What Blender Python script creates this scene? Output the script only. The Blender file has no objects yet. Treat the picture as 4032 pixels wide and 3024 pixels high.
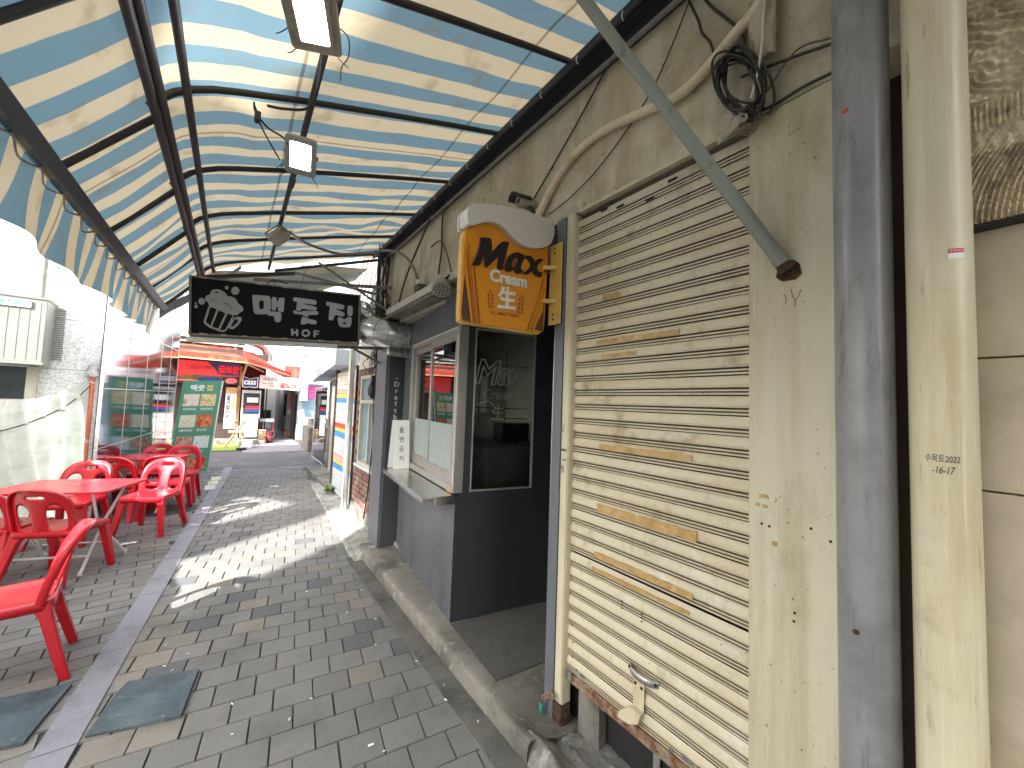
import bpy, bmesh, math, random
from mathutils import Vector, Matrix, noise as mnoise
R = math.radians
rnd = random.Random(7)
SC = bpy.context.scene
COL = SC.collection

# ------------------------------------------------------------------ camera
cam_d = bpy.data.cameras.new('camera'); cam = bpy.data.objects.new('camera', cam_d); COL.objects.link(cam)
cam_d.sensor_width = 36.0; cam_d.lens = 13.508; cam_d.clip_start = 0.02; cam_d.clip_end = 500
Rm = Matrix(((0.80718254, -0.06163143, -0.58707573), (-0.58921773, -0.02387139, -0.80762158), (0.03576056, 0.99781347, -0.0555829)))
M4 = Rm.to_4x4(); M4.translation = Vector((0, 0, 1.6)); cam.matrix_world = M4
SC.camera = cam

# ------------------------------------------------------------------ light
ELEV = R(36); AZX, AZY = -0.82, -0.57
sdir = Vector((AZX * math.cos(ELEV), AZY * math.cos(ELEV), math.sin(ELEV))).normalized()
W = bpy.data.worlds.new('World'); SC.world = W; W.use_nodes = True
nt = W.node_tree; bg = nt.nodes['Background']
sky = nt.nodes.new('ShaderNodeTexSky'); sky.sky_type = 'NISHITA'; sky.sun_disc = False
sky.sun_elevation = ELEV; sky.sun_rotation = math.atan2(AZX, AZY); sky.air_density = 1.6; sky.dust_density = 4.0; sky.ozone_density = 1.0
hz = nt.nodes.new('ShaderNodeHueSaturation'); hz.inputs['Saturation'].default_value = .38   # milky city haze
nt.links.new(sky.outputs[0], hz.inputs['Color']); nt.links.new(hz.outputs[0], bg.inputs[0]); bg.inputs[1].default_value = 0.15
sl = bpy.data.lights.new('sun', 'SUN'); sl.energy = 3.4; sl.angle = R(0.5); sl.color = (1.0, 0.98, 0.95)
so = bpy.data.objects.new('sun', sl); COL.objects.link(so); so.rotation_euler = (-sdir).to_track_quat('-Z', 'Y').to_euler()
SC.view_settings.view_transform = 'Standard'; SC.view_settings.look = 'None'
SC.view_settings.exposure = 2.65; SC.view_settings.gamma = 1.0
SC.cycles.max_bounces = 10; SC.cycles.diffuse_bounces = 6; SC.cycles.transmission_bounces = 8; SC.cycles.transparent_max_bounces = 12
SC.cycles.use_denoising = True; SC.cycles.sample_clamp_indirect = 6.0

# ------------------------------------------------------------------ materials
MATS = {}
def L(nt, a, b): nt.links.new(a, b)
def mat(name, col, rough=.6, metal=0., var=.12, vscale=9., layers=(), bump=0., bscale=60., spec=.5, coat=0., emit=None, estr=0., alpha=None, trans=0., bdist=.01):
    """procedural surface: base colour broken up by noise, then layers (colour, (sx,sy,sz), lo, hi)"""
    m = bpy.data.materials.new(name); m.use_nodes = True; t = m.node_tree
    b = t.nodes['Principled BSDF']; MATS[name] = m
    tc = t.nodes.new('ShaderNodeTexCoord')
    def nz(scale3, detail=5, rgh=.6):
        mp = t.nodes.new('ShaderNodeMapping'); mp.inputs['Scale'].default_value = scale3
        mp.inputs['Location'].default_value = (len(t.nodes) * 1.37, len(t.nodes) * .71, 3.1)
        L(t, tc.outputs['Object'], mp.inputs[0]); n = t.nodes.new('ShaderNodeTexNoise'); n.inputs['Scale'].default_value = 1.
        n.inputs['Detail'].default_value = detail; n.inputs['Roughness'].default_value = rgh
        L(t, mp.outputs[0], n.inputs['Vector']); return n.outputs['Fac']
    n0 = nz((vscale,) * 3)
    rp = t.nodes.new('ShaderNodeValToRGB'); e = rp.color_ramp.elements
    e[0].position = .3; e[1].position = .7
    e[0].color = tuple(max(0, c * (1 - var)) for c in col) + (1,); e[1].color = tuple(min(1, c * (1 + var)) for c in col) + (1,)
    L(t, n0, rp.inputs[0]); out = rp.outputs[0]
    for (lc, ls, lo, hi) in layers:
        f = nz(ls if isinstance(ls, tuple) else (ls,) * 3, 6, .65)
        mr = t.nodes.new('ShaderNodeMapRange'); mr.inputs[1].default_value = lo; mr.inputs[2].default_value = hi; L(t, f, mr.inputs[0])
        mx = t.nodes.new('ShaderNodeMixRGB'); mx.inputs[2].default_value = tuple(lc) + (1,)
        L(t, mr.outputs[0], mx.inputs[0]); L(t, out, mx.inputs[1]); out = mx.outputs[0]
    L(t, out, b.inputs['Base Color'])
    b.inputs['Metallic'].default_value = metal; b.inputs['Specular IOR Level'].default_value = spec
    b.inputs['Coat Weight'].default_value = coat; b.inputs['Transmission Weight'].default_value = trans
    rr = t.nodes.new('ShaderNodeMapRange'); rr.inputs[3].default_value = max(.02, rough - .1); rr.inputs[4].default_value = min(1, rough + .1)
    L(t, nz((vscale * 1.7,) * 3), rr.inputs[0]); L(t, rr.outputs[0], b.inputs['Roughness'])
    if bump > 0:
        bp = t.nodes.new('ShaderNodeBump'); bp.inputs['Strength'].default_value = bump; bp.inputs['Distance'].default_value = bdist
        L(t, nz((bscale,) * 3, 4), bp.inputs['Height']); L(t, bp.outputs[0], b.inputs['Normal'])
    if emit:
        b.inputs['Emission Color'].default_value = tuple(emit) + (1,); b.inputs['Emission Strength'].default_value = estr
    m['o'] = 1
    return m

def glass_mat(name, tint, gl_min=.06, rough=.02, gl_col=(1, 1, 1)):
    m = bpy.data.materials.new(name); m.use_nodes = True; t = m.node_tree; t.nodes.remove(t.nodes['Principled BSDF'])
    o = t.nodes['Material Output']; tr = t.nodes.new('ShaderNodeBsdfTransparent'); tr.inputs[0].default_value = tuple(tint) + (1,)
    g = t.nodes.new('ShaderNodeBsdfGlossy'); g.inputs['Roughness'].default_value = rough; g.inputs[0].default_value = tuple(gl_col) + (1,)
    fr = t.nodes.new('ShaderNodeFresnel'); fr.inputs[0].default_value = 1.5
    ad = t.nodes.new('ShaderNodeMath'); ad.operation = 'ADD'; ad.inputs[1].default_value = gl_min; ad.use_clamp = True
    L(t, fr.outputs[0], ad.inputs[0]); mx = t.nodes.new('ShaderNodeMixShader')
    L(t, ad.outputs[0], mx.inputs[0]); L(t, tr.outputs[0], mx.inputs[1]); L(t, g.outputs[0], mx.inputs[2]); L(t, mx.outputs[0], o.inputs[0])
    MATS[name] = m; return m

def cloth_mat(name, ca, cb, period, phase, trans=.5, axis=1, stain=(.16, .12, .08), stain_lo=.62, seam_dark=.55, tcol=(1., 1., 1.)):
    m = bpy.data.materials.new(name); m.use_nodes = True; t = m.node_tree; t.nodes.remove(t.nodes['Principled BSDF'])
    o = t.nodes['Material Output']; tc = t.nodes.new('ShaderNodeTexCoord'); sp = t.nodes.new('ShaderNodeSeparateXYZ')
    L(t, tc.outputs['Object'], sp.inputs[0])
    n = t.nodes.new('ShaderNodeTexNoise'); n.inputs['Scale'].default_value = 2.2; L(t, tc.outputs['Object'], n.inputs['Vector'])
    def M(op, a, b=None, clamp=False):
        x = t.nodes.new('ShaderNodeMath'); x.operation = op; x.use_clamp = clamp
        for i, v in enumerate((a, b)):
            if v is None: continue
            if isinstance(v, (int, float)): x.inputs[i].default_value = v
            else: L(t, v, x.inputs[i])
        return x.outputs[0]
    yv = M('ADD', sp.outputs[axis], M('MULTIPLY', M('SUBTRACT', n.outputs['Fac'], .5), .035))
    fr = M('FRACT', M('DIVIDE', M('SUBTRACT', yv, phase), period))
    msk = M('MULTIPLY', M('SUBTRACT', M('ABSOLUTE', M('SUBTRACT', fr, .25)), .25), 40.); msk = M('ADD', msk, .5, True)
    fold = M('GREATER_THAN', M('ABSOLUTE', M('SUBTRACT', fr, .25)), .75)
    msk2 = M('SUBTRACT', msk, fold, True)
    mx = t.nodes.new('ShaderNodeMixRGB'); mx.inputs[1].default_value = tuple(cb) + (1,); mx.inputs[2].default_value = tuple(ca) + (1,); L(t, msk, mx.inputs[0])
    n2 = t.nodes.new('ShaderNodeTexNoise'); n2.inputs['Scale'].default_value = 7.; n2.inputs['Detail'].default_value = 8.; L(t, tc.outputs['Object'], n2.inputs['Vector'])
    mr = t.nodes.new('ShaderNodeMapRange'); mr.inputs[1].default_value = stain_lo; mr.inputs[2].default_value = stain_lo + .2; mr.inputs[4].default_value = .55; L(t, n2.outputs['Fac'], mr.inputs[0])
    m2 = t.nodes.new('ShaderNodeMixRGB'); m2.inputs[2].default_value = tuple(stain) + (1,); L(t, mr.outputs[0], m2.inputs[0]); L(t, mx.outputs[0], m2.inputs[1])
    # sewn seams: doubled cloth across the alley every 1.49 m, along it every 1.1 m
    def seam(v, per, off, w):
        f = M('FRACT', M('DIVIDE', M('SUBTRACT', v, off), per)); return M('LESS_THAN', f, w)
    sm = M('MAXIMUM', seam(yv, 1.49, 1.93, .010), seam(sp.outputs[0], .93, .16, .016))
    m3 = t.nodes.new('ShaderNodeMixRGB'); m3.blend_type = 'MULTIPLY'; m3.inputs[2].default_value = (seam_dark, seam_dark * .93, seam_dark * .85, 1); L(t, sm, m3.inputs[0]); L(t, m2.outputs[0], m3.inputs[1])
    d = t.nodes.new('ShaderNodeBsdfDiffuse'); tl = t.nodes.new('ShaderNodeBsdfTranslucent'); mix = t.nodes.new('ShaderNodeMixShader'); mix.inputs[0].default_value = trans
    bp = t.nodes.new('ShaderNodeBump'); bp.inputs['Strength'].default_value = .25; bp.inputs['Distance'].default_value = .02
    n3 = t.nodes.new('ShaderNodeTexNoise'); n3.inputs['Scale'].default_value = 5.; n3.inputs['Detail'].default_value = 4.; L(t, tc.outputs['Object'], n3.inputs['Vector']); L(t, n3.outputs['Fac'], bp.inputs['Height'])
    gm = t.nodes.new('ShaderNodeMixRGB'); gm.blend_type = 'MULTIPLY'; gm.inputs[0].default_value = 1.; gm.inputs[2].default_value = tuple(tcol) + (1,); L(t, m3.outputs[0], gm.inputs[1])
    for s, src in ((d, m3), (tl, gm)): L(t, src.outputs[0], s.inputs[0]); L(t, bp.outputs[0], s.inputs['Normal'])
    L(t, d.outputs[0], mix.inputs[1]); L(t, tl.outputs[0], mix.inputs[2]); L(t, mix.outputs[0], o.inputs[0])
    MATS[name] = m; return m

def thin_mat(name, col, trans=.5, layers=(), gloss=0.):
    m = mat(name, col, .5, layers=layers); t = m.node_tree; b = t.nodes['Principled BSDF']; o = t.nodes['Material Output']
    src = b.inputs['Base Color'].links[0].from_socket
    tl = t.nodes.new('ShaderNodeBsdfTranslucent'); L(t, src, tl.inputs[0]); mx = t.nodes.new('ShaderNodeMixShader'); mx.inputs[0].default_value = trans
    L(t, b.outputs[0], mx.inputs[1]); L(t, tl.outputs[0], mx.inputs[2]); L(t, mx.outputs[0], o.inputs[0]); return m

def food_mat(name, cols, scale=28.):
    m = bpy.data.materials.new(name); m.use_nodes = True; t = m.node_tree; b = t.nodes['Principled BSDF']
    tc = t.nodes.new('ShaderNodeTexCoord'); n = t.nodes.new('ShaderNodeTexNoise'); n.inputs['Scale'].default_value = scale * .4; n.inputs['Detail'].default_value = 3
    L(t, tc.outputs['Object'], n.inputs['Vector']); ad = t.nodes.new('ShaderNodeMixRGB'); ad.inputs[0].default_value = .06; L(t, tc.outputs['Object'], ad.inputs[1]); L(t, n.outputs['Color'], ad.inputs[2])
    v = t.nodes.new('ShaderNodeTexVoronoi'); v.inputs['Scale'].default_value = scale; L(t, ad.outputs[0], v.inputs['Vector'])
    r = t.nodes.new('ShaderNodeValToRGB'); e = r.color_ramp.elements
    while len(e) < len(cols): e.new(.5)
    for i, c in enumerate(cols): e[i].position = i / (len(cols) - 1); e[i].color = tuple(c) + (1,)
    sep = t.nodes.new('ShaderNodeSeparateColor'); L(t, v.outputs['Color'], sep.inputs[0])
    mm = t.nodes.new('ShaderNodeMath'); mm.operation = 'MULTIPLY_ADD'; mm.inputs[1].default_value = .7; mm.inputs[2].default_value = .0; L(t, sep.outputs[0], mm.inputs[0])
    m2 = t.nodes.new('ShaderNodeMath'); m2.operation = 'ADD'; L(t, mm.outputs[0], m2.inputs[0]); m3 = t.nodes.new('ShaderNodeMath'); m3.operation = 'MULTIPLY'; m3.inputs[1].default_value = .6; L(t, v.outputs['Distance'], m3.inputs[0]); L(t, m3.outputs[0], m2.inputs[1])
    L(t, m2.outputs[0], r.inputs[0]); L(t, r.outputs[0], b.inputs['Base Color']); b.inputs['Roughness'].default_value = .5
    MATS[name] = m; return m

# ------------------------------------------------------------------ mesh builder
class MB:
    def __init__(s): s.v = []; s.f = []; s.cv = None
    def add(s, vs, fs):
        k = len(s.v); s.v += [tuple(map(float, p)) for p in vs]; s.f += [tuple(i + k for i in f) for f in fs]; return s
    def box(s, a, b):
        x0, y0, z0 = a; x1, y1, z1 = b
        return s.add([(x0, y0, z0), (x1, y0, z0), (x1, y1, z0), (x0, y1, z0), (x0, y0, z1), (x1, y0, z1), (x1, y1, z1), (x0, y1, z1)],
                     [(0, 3, 2, 1), (4, 5, 6, 7), (0, 1, 5, 4), (1, 2, 6, 5), (2, 3, 7, 6), (3, 0, 4, 7)])
    def fbox(s, F, a, b):
        n = MB().box(a, b); return s.add([F(*p) for p in n.v], n.f)
    def bar(s, p, q, w, h, up=(0, 0, 1)):
        p = Vector(p); q = Vector(q); d = (q - p).normalized(); u = Vector(up)
        sx = d.cross(u); sx = sx.normalized() if sx.length > 1e-6 else Vector((1, 0, 0)); sz = sx.cross(d)
        vs = [c + sx * (i * w / 2) + sz * (j * h / 2) for c in (p, q) for i, j in ((-1, -1), (1, -1), (1, 1), (-1, 1))]
        return s.add(vs, [(3, 2, 1, 0), (4, 5, 6, 7), (0, 1, 5, 4), (1, 2, 6, 5), (2, 3, 7, 6), (3, 0, 4, 7)])
    def tube(s, pts, r, n=10, cap=True, smooth=0):
        pts = [Vector(p) for p in pts]
        if smooth: pts = spline(pts, smooth)
        rs = r if isinstance(r, (list, tuple)) else None
        m = len(pts); k = len(s.v); up = Vector((0, 0, 1)); vs = []; fs = []
        pu = None
        for i, p in enumerate(pts):
            d = (pts[min(i + 1, m - 1)] - pts[max(i - 1, 0)]).normalized()
            if pu is None:
                a = d.cross(up); a = a if a.length > .05 else d.cross(Vector((1, 0, 0)))
            else: a = pu - d * pu.dot(d)
            a.normalize(); pu = a; b = d.cross(a)
            rr = r if rs is None else rs[0] + (rs[-1] - rs[0]) * i / (m - 1) if len(rs or [0, 0]) == 2 else rs[i]
            for j in range(n):
                t = 2 * math.pi * j / n; vs.append(p + a * (math.cos(t) * rr) + b * (math.sin(t) * rr))
        for i in range(m - 1):
            for j in range(n):
                fs.append((i * n + j, i * n + (j + 1) % n, (i + 1) * n + (j + 1) % n, (i + 1) * n + j))
        if cap: fs.append(tuple(range(n - 1, -1, -1))); fs.append(tuple((m - 1) * n + j for j in range(n)))
        return s.add(vs, fs)
    def cyl(s, p, q, r, n=16, cap=True): return s.tube([p, q], r, n, cap)
    def lathe(s, c, prof, n=20, axis=(0, 0, 1)):
        ax = Vector(axis).normalized(); a = ax.cross(Vector((0, 0, 1))); a = a.normalized() if a.length > .05 else Vector((1, 0, 0)); b = ax.cross(a); c = Vector(c)
        vs = []; fs = []; m = len(prof)
        for (r, h) in prof:
            for j in range(n):
                t = 2 * math.pi * j / n; vs.append(c + ax * h + a * (r * math.cos(t)) + b * (r * math.sin(t)))
        for i in range(m - 1):
            for j in range(n): fs.append((i * n + j, i * n + (j + 1) % n, (i + 1) * n + (j + 1) % n, (i + 1) * n + j))
        fs.append(tuple(range(n - 1, -1, -1))); fs.append(tuple((m - 1) * n + j for j in range(n)))
        return s.add(vs, fs)
    def grid(s, fn, nu, nv):
        vs = [fn(i / nu, j / nv) for i in range(nu + 1) for j in range(nv + 1)]
        fs = [(i * (nv + 1) + j, (i + 1) * (nv + 1) + j, (i + 1) * (nv + 1) + j + 1, i * (nv + 1) + j + 1) for i in range(nu) for j in range(nv)]
        return s.add(vs, fs)
    def poly(s, loops, F, d0, d1):
        """flat outline (with holes) in a frame F(u,v,w), from depth d0 to d1"""
        bm = bmesh.new(); es = []
        for lp in loops:
            vs = [bm.verts.new((p[0], p[1], 0)) for p in lp]
            for i in range(len(vs)): es.append(bm.edges.new((vs[i], vs[(i + 1) % len(vs)])))
        bmesh.ops.triangle_fill(bm, use_beauty=True, use_dissolve=False, edges=es, normal=(0, 0, 1))
        bm.verts.index_update(); vv = [v.co.copy() for v in bm.verts]; ff = [[v.index for v in f.verts] for f in bm.faces]
        bl = [(e.verts[0].index, e.verts[1].index) for e in bm.edges if len(e.link_faces) == 1]
        n = len(vv); bm.free()
        vs = [F(v.x, v.y, d1) for v in vv] + [F(v.x, v.y, d0) for v in vv]
        fs = [tuple(f) for f in ff] + [tuple(i + n for i in reversed(f)) for f in ff] + [(a, b, b + n, a + n) for a, b in bl]
        return s.add(vs, fs)
    def extr(s, prof, F, w0, w1, closed=True):
        n = len(prof); vs = [F(a, b, w0) for a, b in prof] + [F(a, b, w1) for a, b in prof]
        fs = [(i, (i + 1) % n, n + (i + 1) % n, n + i) for i in range(n if closed else n - 1)]
        if closed: fs += [tuple(range(n - 1, -1, -1)), tuple(range(n, 2 * n))]
        return s.add(vs, fs)

def spline(pts, k=6):
    out = []; n = len(pts)
    for i in range(n - 1):
        p0 = pts[max(i - 1, 0)]; p1 = pts[i]; p2 = pts[i + 1]; p3 = pts[min(i + 2, n - 1)]
        for j in range(k):
            t = j / k; out.append(.5 * ((2 * p1) + (p2 - p0) * t + (2 * p0 - 5 * p1 + 4 * p2 - p3) * t * t + (3 * p1 - p0 - 3 * p2 + p3) * t ** 3))
    out.append(pts[-1]); return out
def chaikin(pl, n=1, q=.25):
    for _ in range(n):
        o = []
        for i in range(len(pl)):
            a = pl[i]; b = pl[(i + 1) % len(pl)]
            o.append((a[0] * (1 - q) + b[0] * q, a[1] * (1 - q) + b[1] * q)); o.append((a[0] * q + b[0] * (1 - q), a[1] * q + b[1] * (1 - q)))
        pl = o
    return pl
def rrect(x0, y0, x1, y1, r, n=5):
    o = []
    for cx, cy, a0 in ((x1 - r, y1 - r, 0), (x0 + r, y1 - r, 90), (x0 + r, y0 + r, 180), (x1 - r, y0 + r, 270)):
        for i in range(n + 1):
            a = R(a0 + 90 * i / n); o.append((cx + r * math.cos(a), cy + r * math.sin(a)))
    return o
def frame(o, x, y=(0, 0, 1)):
    o = Vector(o); x = Vector(x).normalized(); y = Vector(y).normalized(); z = x.cross(y).normalized()
    return lambda u, v, w=0.: o + x * u + y * v + z * w
FX = lambda x0=0., y0=0., z0=0.: (lambda u, v, w=0.: Vector((x0 - w, y0 - u, z0 + v)))  # faces -X : u runs to -Y (right as seen), v up, w toward the alley
FYm = lambda x0=0., y0=0., z0=0.: (lambda u, v, w=0.: Vector((x0 + u, y0 - w, z0 + v)))  # faces -Y

# ------------------------------------------------------------------ objects
ROOT = {}
def mesh_of(name, mb, m, ang=38, weld=False):
    me = bpy.data.meshes.new(name); me.from_pydata(mb.v, [], mb.f); me.update()
    bm = bmesh.new(); bm.from_mesh(me)
    if weld: bmesh.ops.remove_doubles(bm, verts=bm.verts, dist=.0004)
    bmesh.ops.recalc_face_normals(bm, faces=bm.faces) if len(mb.f) < 60000 else None
    bm.to_mesh(me); bm.free()
    for p in me.polygons: p.use_smooth = True
    me.set_sharp_from_angle(angle=R(ang))
    if m is not None: me.materials.append(MATS[m] if isinstance(m, str) else m)
    return me
def props(o, label=None, cat=None, group=None, kind=None):
    if label: o['label'] = label
    if cat: o['category'] = cat
    if group: o['group'] = group
    if kind: o['kind'] = kind
    return o
def obj(name, mb, m, parent=None, label=None, cat=None, group=None, kind=None, bev=0., ang=38, solid=0., weld=False):
    me = mesh_of(name, mb, m, ang, weld) if isinstance(mb, MB) else mb
    o = bpy.data.objects.new(name, me); COL.objects.link(o)
    if parent is None:
        if not kind:
            xs = [v.co for v in me.vertices]; mn = Vector([min(p[i] for p in xs) for i in range(3)]); mx = Vector([max(p[i] for p in xs) for i in range(3)])
            c = Vector(((mn.x + mx.x) / 2, (mn.y + mx.y) / 2, mn.z)); me.transform(Matrix.Translation(-c)); o.location = c
            ROOT[o.name] = c
        else: ROOT[o.name] = Vector((0, 0, 0))
    else:
        o.parent = parent; c = ROOT[parent.name]; me.transform(Matrix.Translation(-c)); ROOT[o.name] = c
    if bev:
        b = o.modifiers.new('bevel', 'BEVEL'); b.width = bev; b.segments = 2; b.limit_method = 'ANGLE'; b.angle_limit = R(40); b.harden_normals = False
    if solid:
        b = o.modifiers.new('solid', 'SOLIDIFY'); b.thickness = solid; b.offset = 0
    return props(o, label, cat, group, kind)
def thing(name, label, cat, loc=(0, 0, 0), group=None, kind=None):
    o = bpy.data.objects.new(name, None); COL.objects.link(o); o.location = loc; o.empty_display_size = .1
    ROOT[o.name] = Vector(loc); return props(o, label, cat, group, kind)
def copy_tree(o, parent=None):
    c = o.copy(); COL.objects.link(c)
    if parent is not None: c.parent = parent
    for ch in list(o.children): copy_tree(ch, c)
    return c
def text(s, F, w=None, h=None, m='ink', parent=None, name='lettering', depth=.001, bold=0., shear=0., stand=.0015, vert=False, label=None, cat=None, bevel=0., fill=True, mapf=None, mirror=False):
    """lettering laid in frame F from u=0,v=0, scaled to width w and/or height h"""
    cu = bpy.data.curves.new(name, 'FONT'); cu.body = '\n'.join(s) if vert else s; cu.size = 1; cu.offset = bold; cu.shear = shear; cu.resolution_u = 4
    if vert: cu.align_x = 'CENTER'; cu.space_line = .95
    if not fill: cu.fill_mode = 'NONE'; cu.bevel_depth = bevel; cu.bevel_resolution = 1
    o = bpy.data.objects.new('tmp', cu); COL.objects.link(o); bpy.context.view_layer.update()
    me = bpy.data.meshes.new_from_object(o.evaluated_get(bpy.context.evaluated_depsgraph_get()))
    vs = [v.co.copy() for v in me.vertices]; fs = [tuple(p.vertices) for p in me.polygons]
    bpy.data.objects.remove(o); bpy.data.curves.remove(cu); bpy.data.meshes.remove(me)
    if not vs: return None
    x0 = min(v.x for v in vs); x1 = max(v.x for v in vs); y0 = min(v.y for v in vs); y1 = max(v.y for v in vs)
    sx = (w / (x1 - x0)) if w else None; sy = (h / (y1 - y0)) if h else None
    sx = sx or sy; sy = sy or sx
    G = mapf or F
    mb = MB()
    n = len(vs)
    if fill and depth > 0:
        bm = bmesh.new(); bv = [bm.verts.new(v) for v in vs]
        for f in fs:
            try: bm.faces.new([bv[i] for i in f])
            except ValueError: pass
        bm.verts.index_update(); bl = [(e.verts[0].index, e.verts[1].index) for e in bm.edges if len(e.link_faces) == 1]
        bm.free()
        U = [((v.x - x0) * sx, (v.y - y0) * sy) for v in vs]
        mb.add([G(a, b, stand + depth) for a, b in U] + [G(a, b, stand) for a, b in U], list(fs) + [(a, b, b + n, a + n) for a, b in bl])
    else:
        mb.add([G((v.x - x0) * sx, (v.y - y0) * sy, stand + v.z * sx) for v in vs], fs)
    return obj(name, mb, m, parent, label, cat)
HOF={
'foam':[(142, 2466), (150, 2486), (170, 2499), (199, 2502), (230, 2492), (249, 2476), (263, 2452), (281, 2454), (312, 2449), (332, 2425), (338, 2400), (359, 2391), (379, 2372), (381, 2349), (372, 2332), (357, 2326), (348, 2306), (325, 2293), (297, 2299), (278, 2307), (260, 2301), (223, 2318), (205, 2323), (186, 2331), (162, 2343), (141, 2351), (133, 2379), (115, 2387), (108, 2412), (118, 2439), (142, 2449)],
'body':[(139, 2361), (111, 2210), (119, 2193), (156, 2164), (198, 2151), (228, 2140), (261, 2142), (283, 2177), (318, 2294), (284, 2305), (223, 2322), (174, 2344)],
'w1':[(149, 2341), (195, 2333), (160, 2183), (127, 2212)],
'w2':[(209, 2327), (257, 2308), (215, 2164), (171, 2177)],
'w3':[(272, 2303), (309, 2293), (276, 2194), (260, 2156), (226, 2154)],
'handle':[(317, 2275), (368, 2290), (374, 2260), (351, 2208), (317, 2171), (286, 2177), (288, 2196)],
'hin':[(324, 2261), (345, 2266), (349, 2242), (324, 2204), (302, 2192), (300, 2197)],
'm1':[(436, 2488), (447, 2498), (563, 2505), (574, 2495), (587, 2374), (558, 2363), (548, 2335), (476, 2327), (456, 2341)],
'm1h':[(491, 2452), (527, 2458), (531, 2379), (496, 2376)],
'm2':[(583, 2497), (620, 2503), (624, 2468), (638, 2470), (638, 2500), (680, 2507), (684, 2493), (685, 2374), (641, 2375), (638, 2415), (623, 2414), (624, 2382), (590, 2380)],
'm3':[(552, 2355), (562, 2366), (654, 2373), (668, 2363), (669, 2300), (660, 2279), (630, 2275), (617, 2293), (615, 2328), (564, 2327), (553, 2339)],
'j1':[(752, 2516), (761, 2526), (935, 2527), (947, 2511), (941, 2485), (931, 2481), (834, 2481), (835, 2473), (943, 2465), (952, 2450), (945, 2428), (927, 2425), (826, 2431), (824, 2414), (800, 2402), (780, 2408), (785, 2477), (785, 2485), (757, 2489), (751, 2500)],
'j2':[(761, 2407), (779, 2400), (801, 2394), (828, 2399), (835, 2410), (956, 2424), (966, 2414), (963, 2393), (951, 2388), (886, 2378), (884, 2363), (859, 2358), (841, 2364), (837, 2375), (767, 2371), (759, 2385)],
'j3':[(834, 2356), (852, 2349), (881, 2353), (883, 2341), (946, 2336), (960, 2319), (952, 2299), (934, 2295), (873, 2299), (863, 2284), (835, 2280), (823, 2293)],
'p1':[(1027, 2523), (1038, 2529), (1175, 2519), (1189, 2506), (1185, 2480), (1174, 2472), (1115, 2470), (1116, 2463), (1187, 2446), (1196, 2426), (1185, 2404), (1166, 2403), (1106, 2410), (1101, 2367), (1086, 2351), (1059, 2353), (1055, 2369), (1060, 2474), (1063, 2485), (1031, 2491), (1025, 2506)],
'p2':[(1215, 2519), (1253, 2520), (1264, 2505), (1266, 2417), (1218, 2414)],
'p3':[(1138, 2392), (1155, 2396), (1173, 2390), (1177, 2381), (1210, 2383), (1213, 2397), (1232, 2407), (1261, 2406), (1259, 2329), (1245, 2305), (1164, 2297), (1147, 2314), (1132, 2376)],
'p3h':[(1181, 2348), (1212, 2350), (1212, 2333), (1184, 2329)],
'H':[(751, 2231), (768, 2232), (771, 2208), (792, 2208), (790, 2233), (809, 2232), (812, 2168), (796, 2168), (794, 2190), (774, 2190), (773, 2167), (756, 2168)],
'F':[(934, 2239), (984, 2242), (985, 2227), (953, 2225), (953, 2214), (979, 2214), (979, 2200), (954, 2199), (954, 2174), (937, 2174)],
'O':[(909, 2208), (905, 2190), (894, 2176), (877, 2168), (860, 2169), (845, 2179), (838, 2195), (839, 2213), (848, 2229), (863, 2239), (881, 2240), (897, 2233), (907, 2218)],
'Oh':[(892, 2206), (890, 2198), (884, 2190), (875, 2187), (866, 2187), (858, 2192), (854, 2199), (855, 2208), (860, 2216), (868, 2221), (877, 2222), (886, 2218), (891, 2211)],
'corners':[(5, 2580), (1320, 2632), (1332, 2159), (30, 2099)],
'b1':[(342, 2515), (340, 2500), (334, 2487), (324, 2478), (312, 2474), (300, 2477), (291, 2485), (285, 2498), (285, 2513), (289, 2527), (297, 2538), (308, 2545), (320, 2545), (331, 2539), (339, 2528)],
'b2':[(264, 2529), (263, 2522), (260, 2516), (256, 2511), (250, 2510), (245, 2511), (241, 2515), (238, 2521), (238, 2528), (240, 2534), (243, 2540), (249, 2543), (254, 2543), (259, 2540), (263, 2535)],
'b3':[(111, 2385), (110, 2373), (105, 2362), (97, 2355), (88, 2352), (79, 2355), (71, 2362), (67, 2372), (66, 2384), (69, 2396), (76, 2405), (85, 2410), (94, 2410), (103, 2405), (109, 2396)],
'b4':[(67, 2334), (66, 2327), (63, 2322), (59, 2318), (54, 2316), (49, 2318), (45, 2321), (42, 2327), (42, 2334), (44, 2340), (47, 2345), (52, 2348), (57, 2348), (62, 2345), (65, 2340)],
'b5':[(56, 2361), (56, 2358), (54, 2355), (52, 2353), (50, 2352), (47, 2353), (45, 2355), (44, 2358), (44, 2361), (44, 2364), (46, 2367), (49, 2368), (51, 2368), (54, 2367), (55, 2364)],
}
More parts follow.
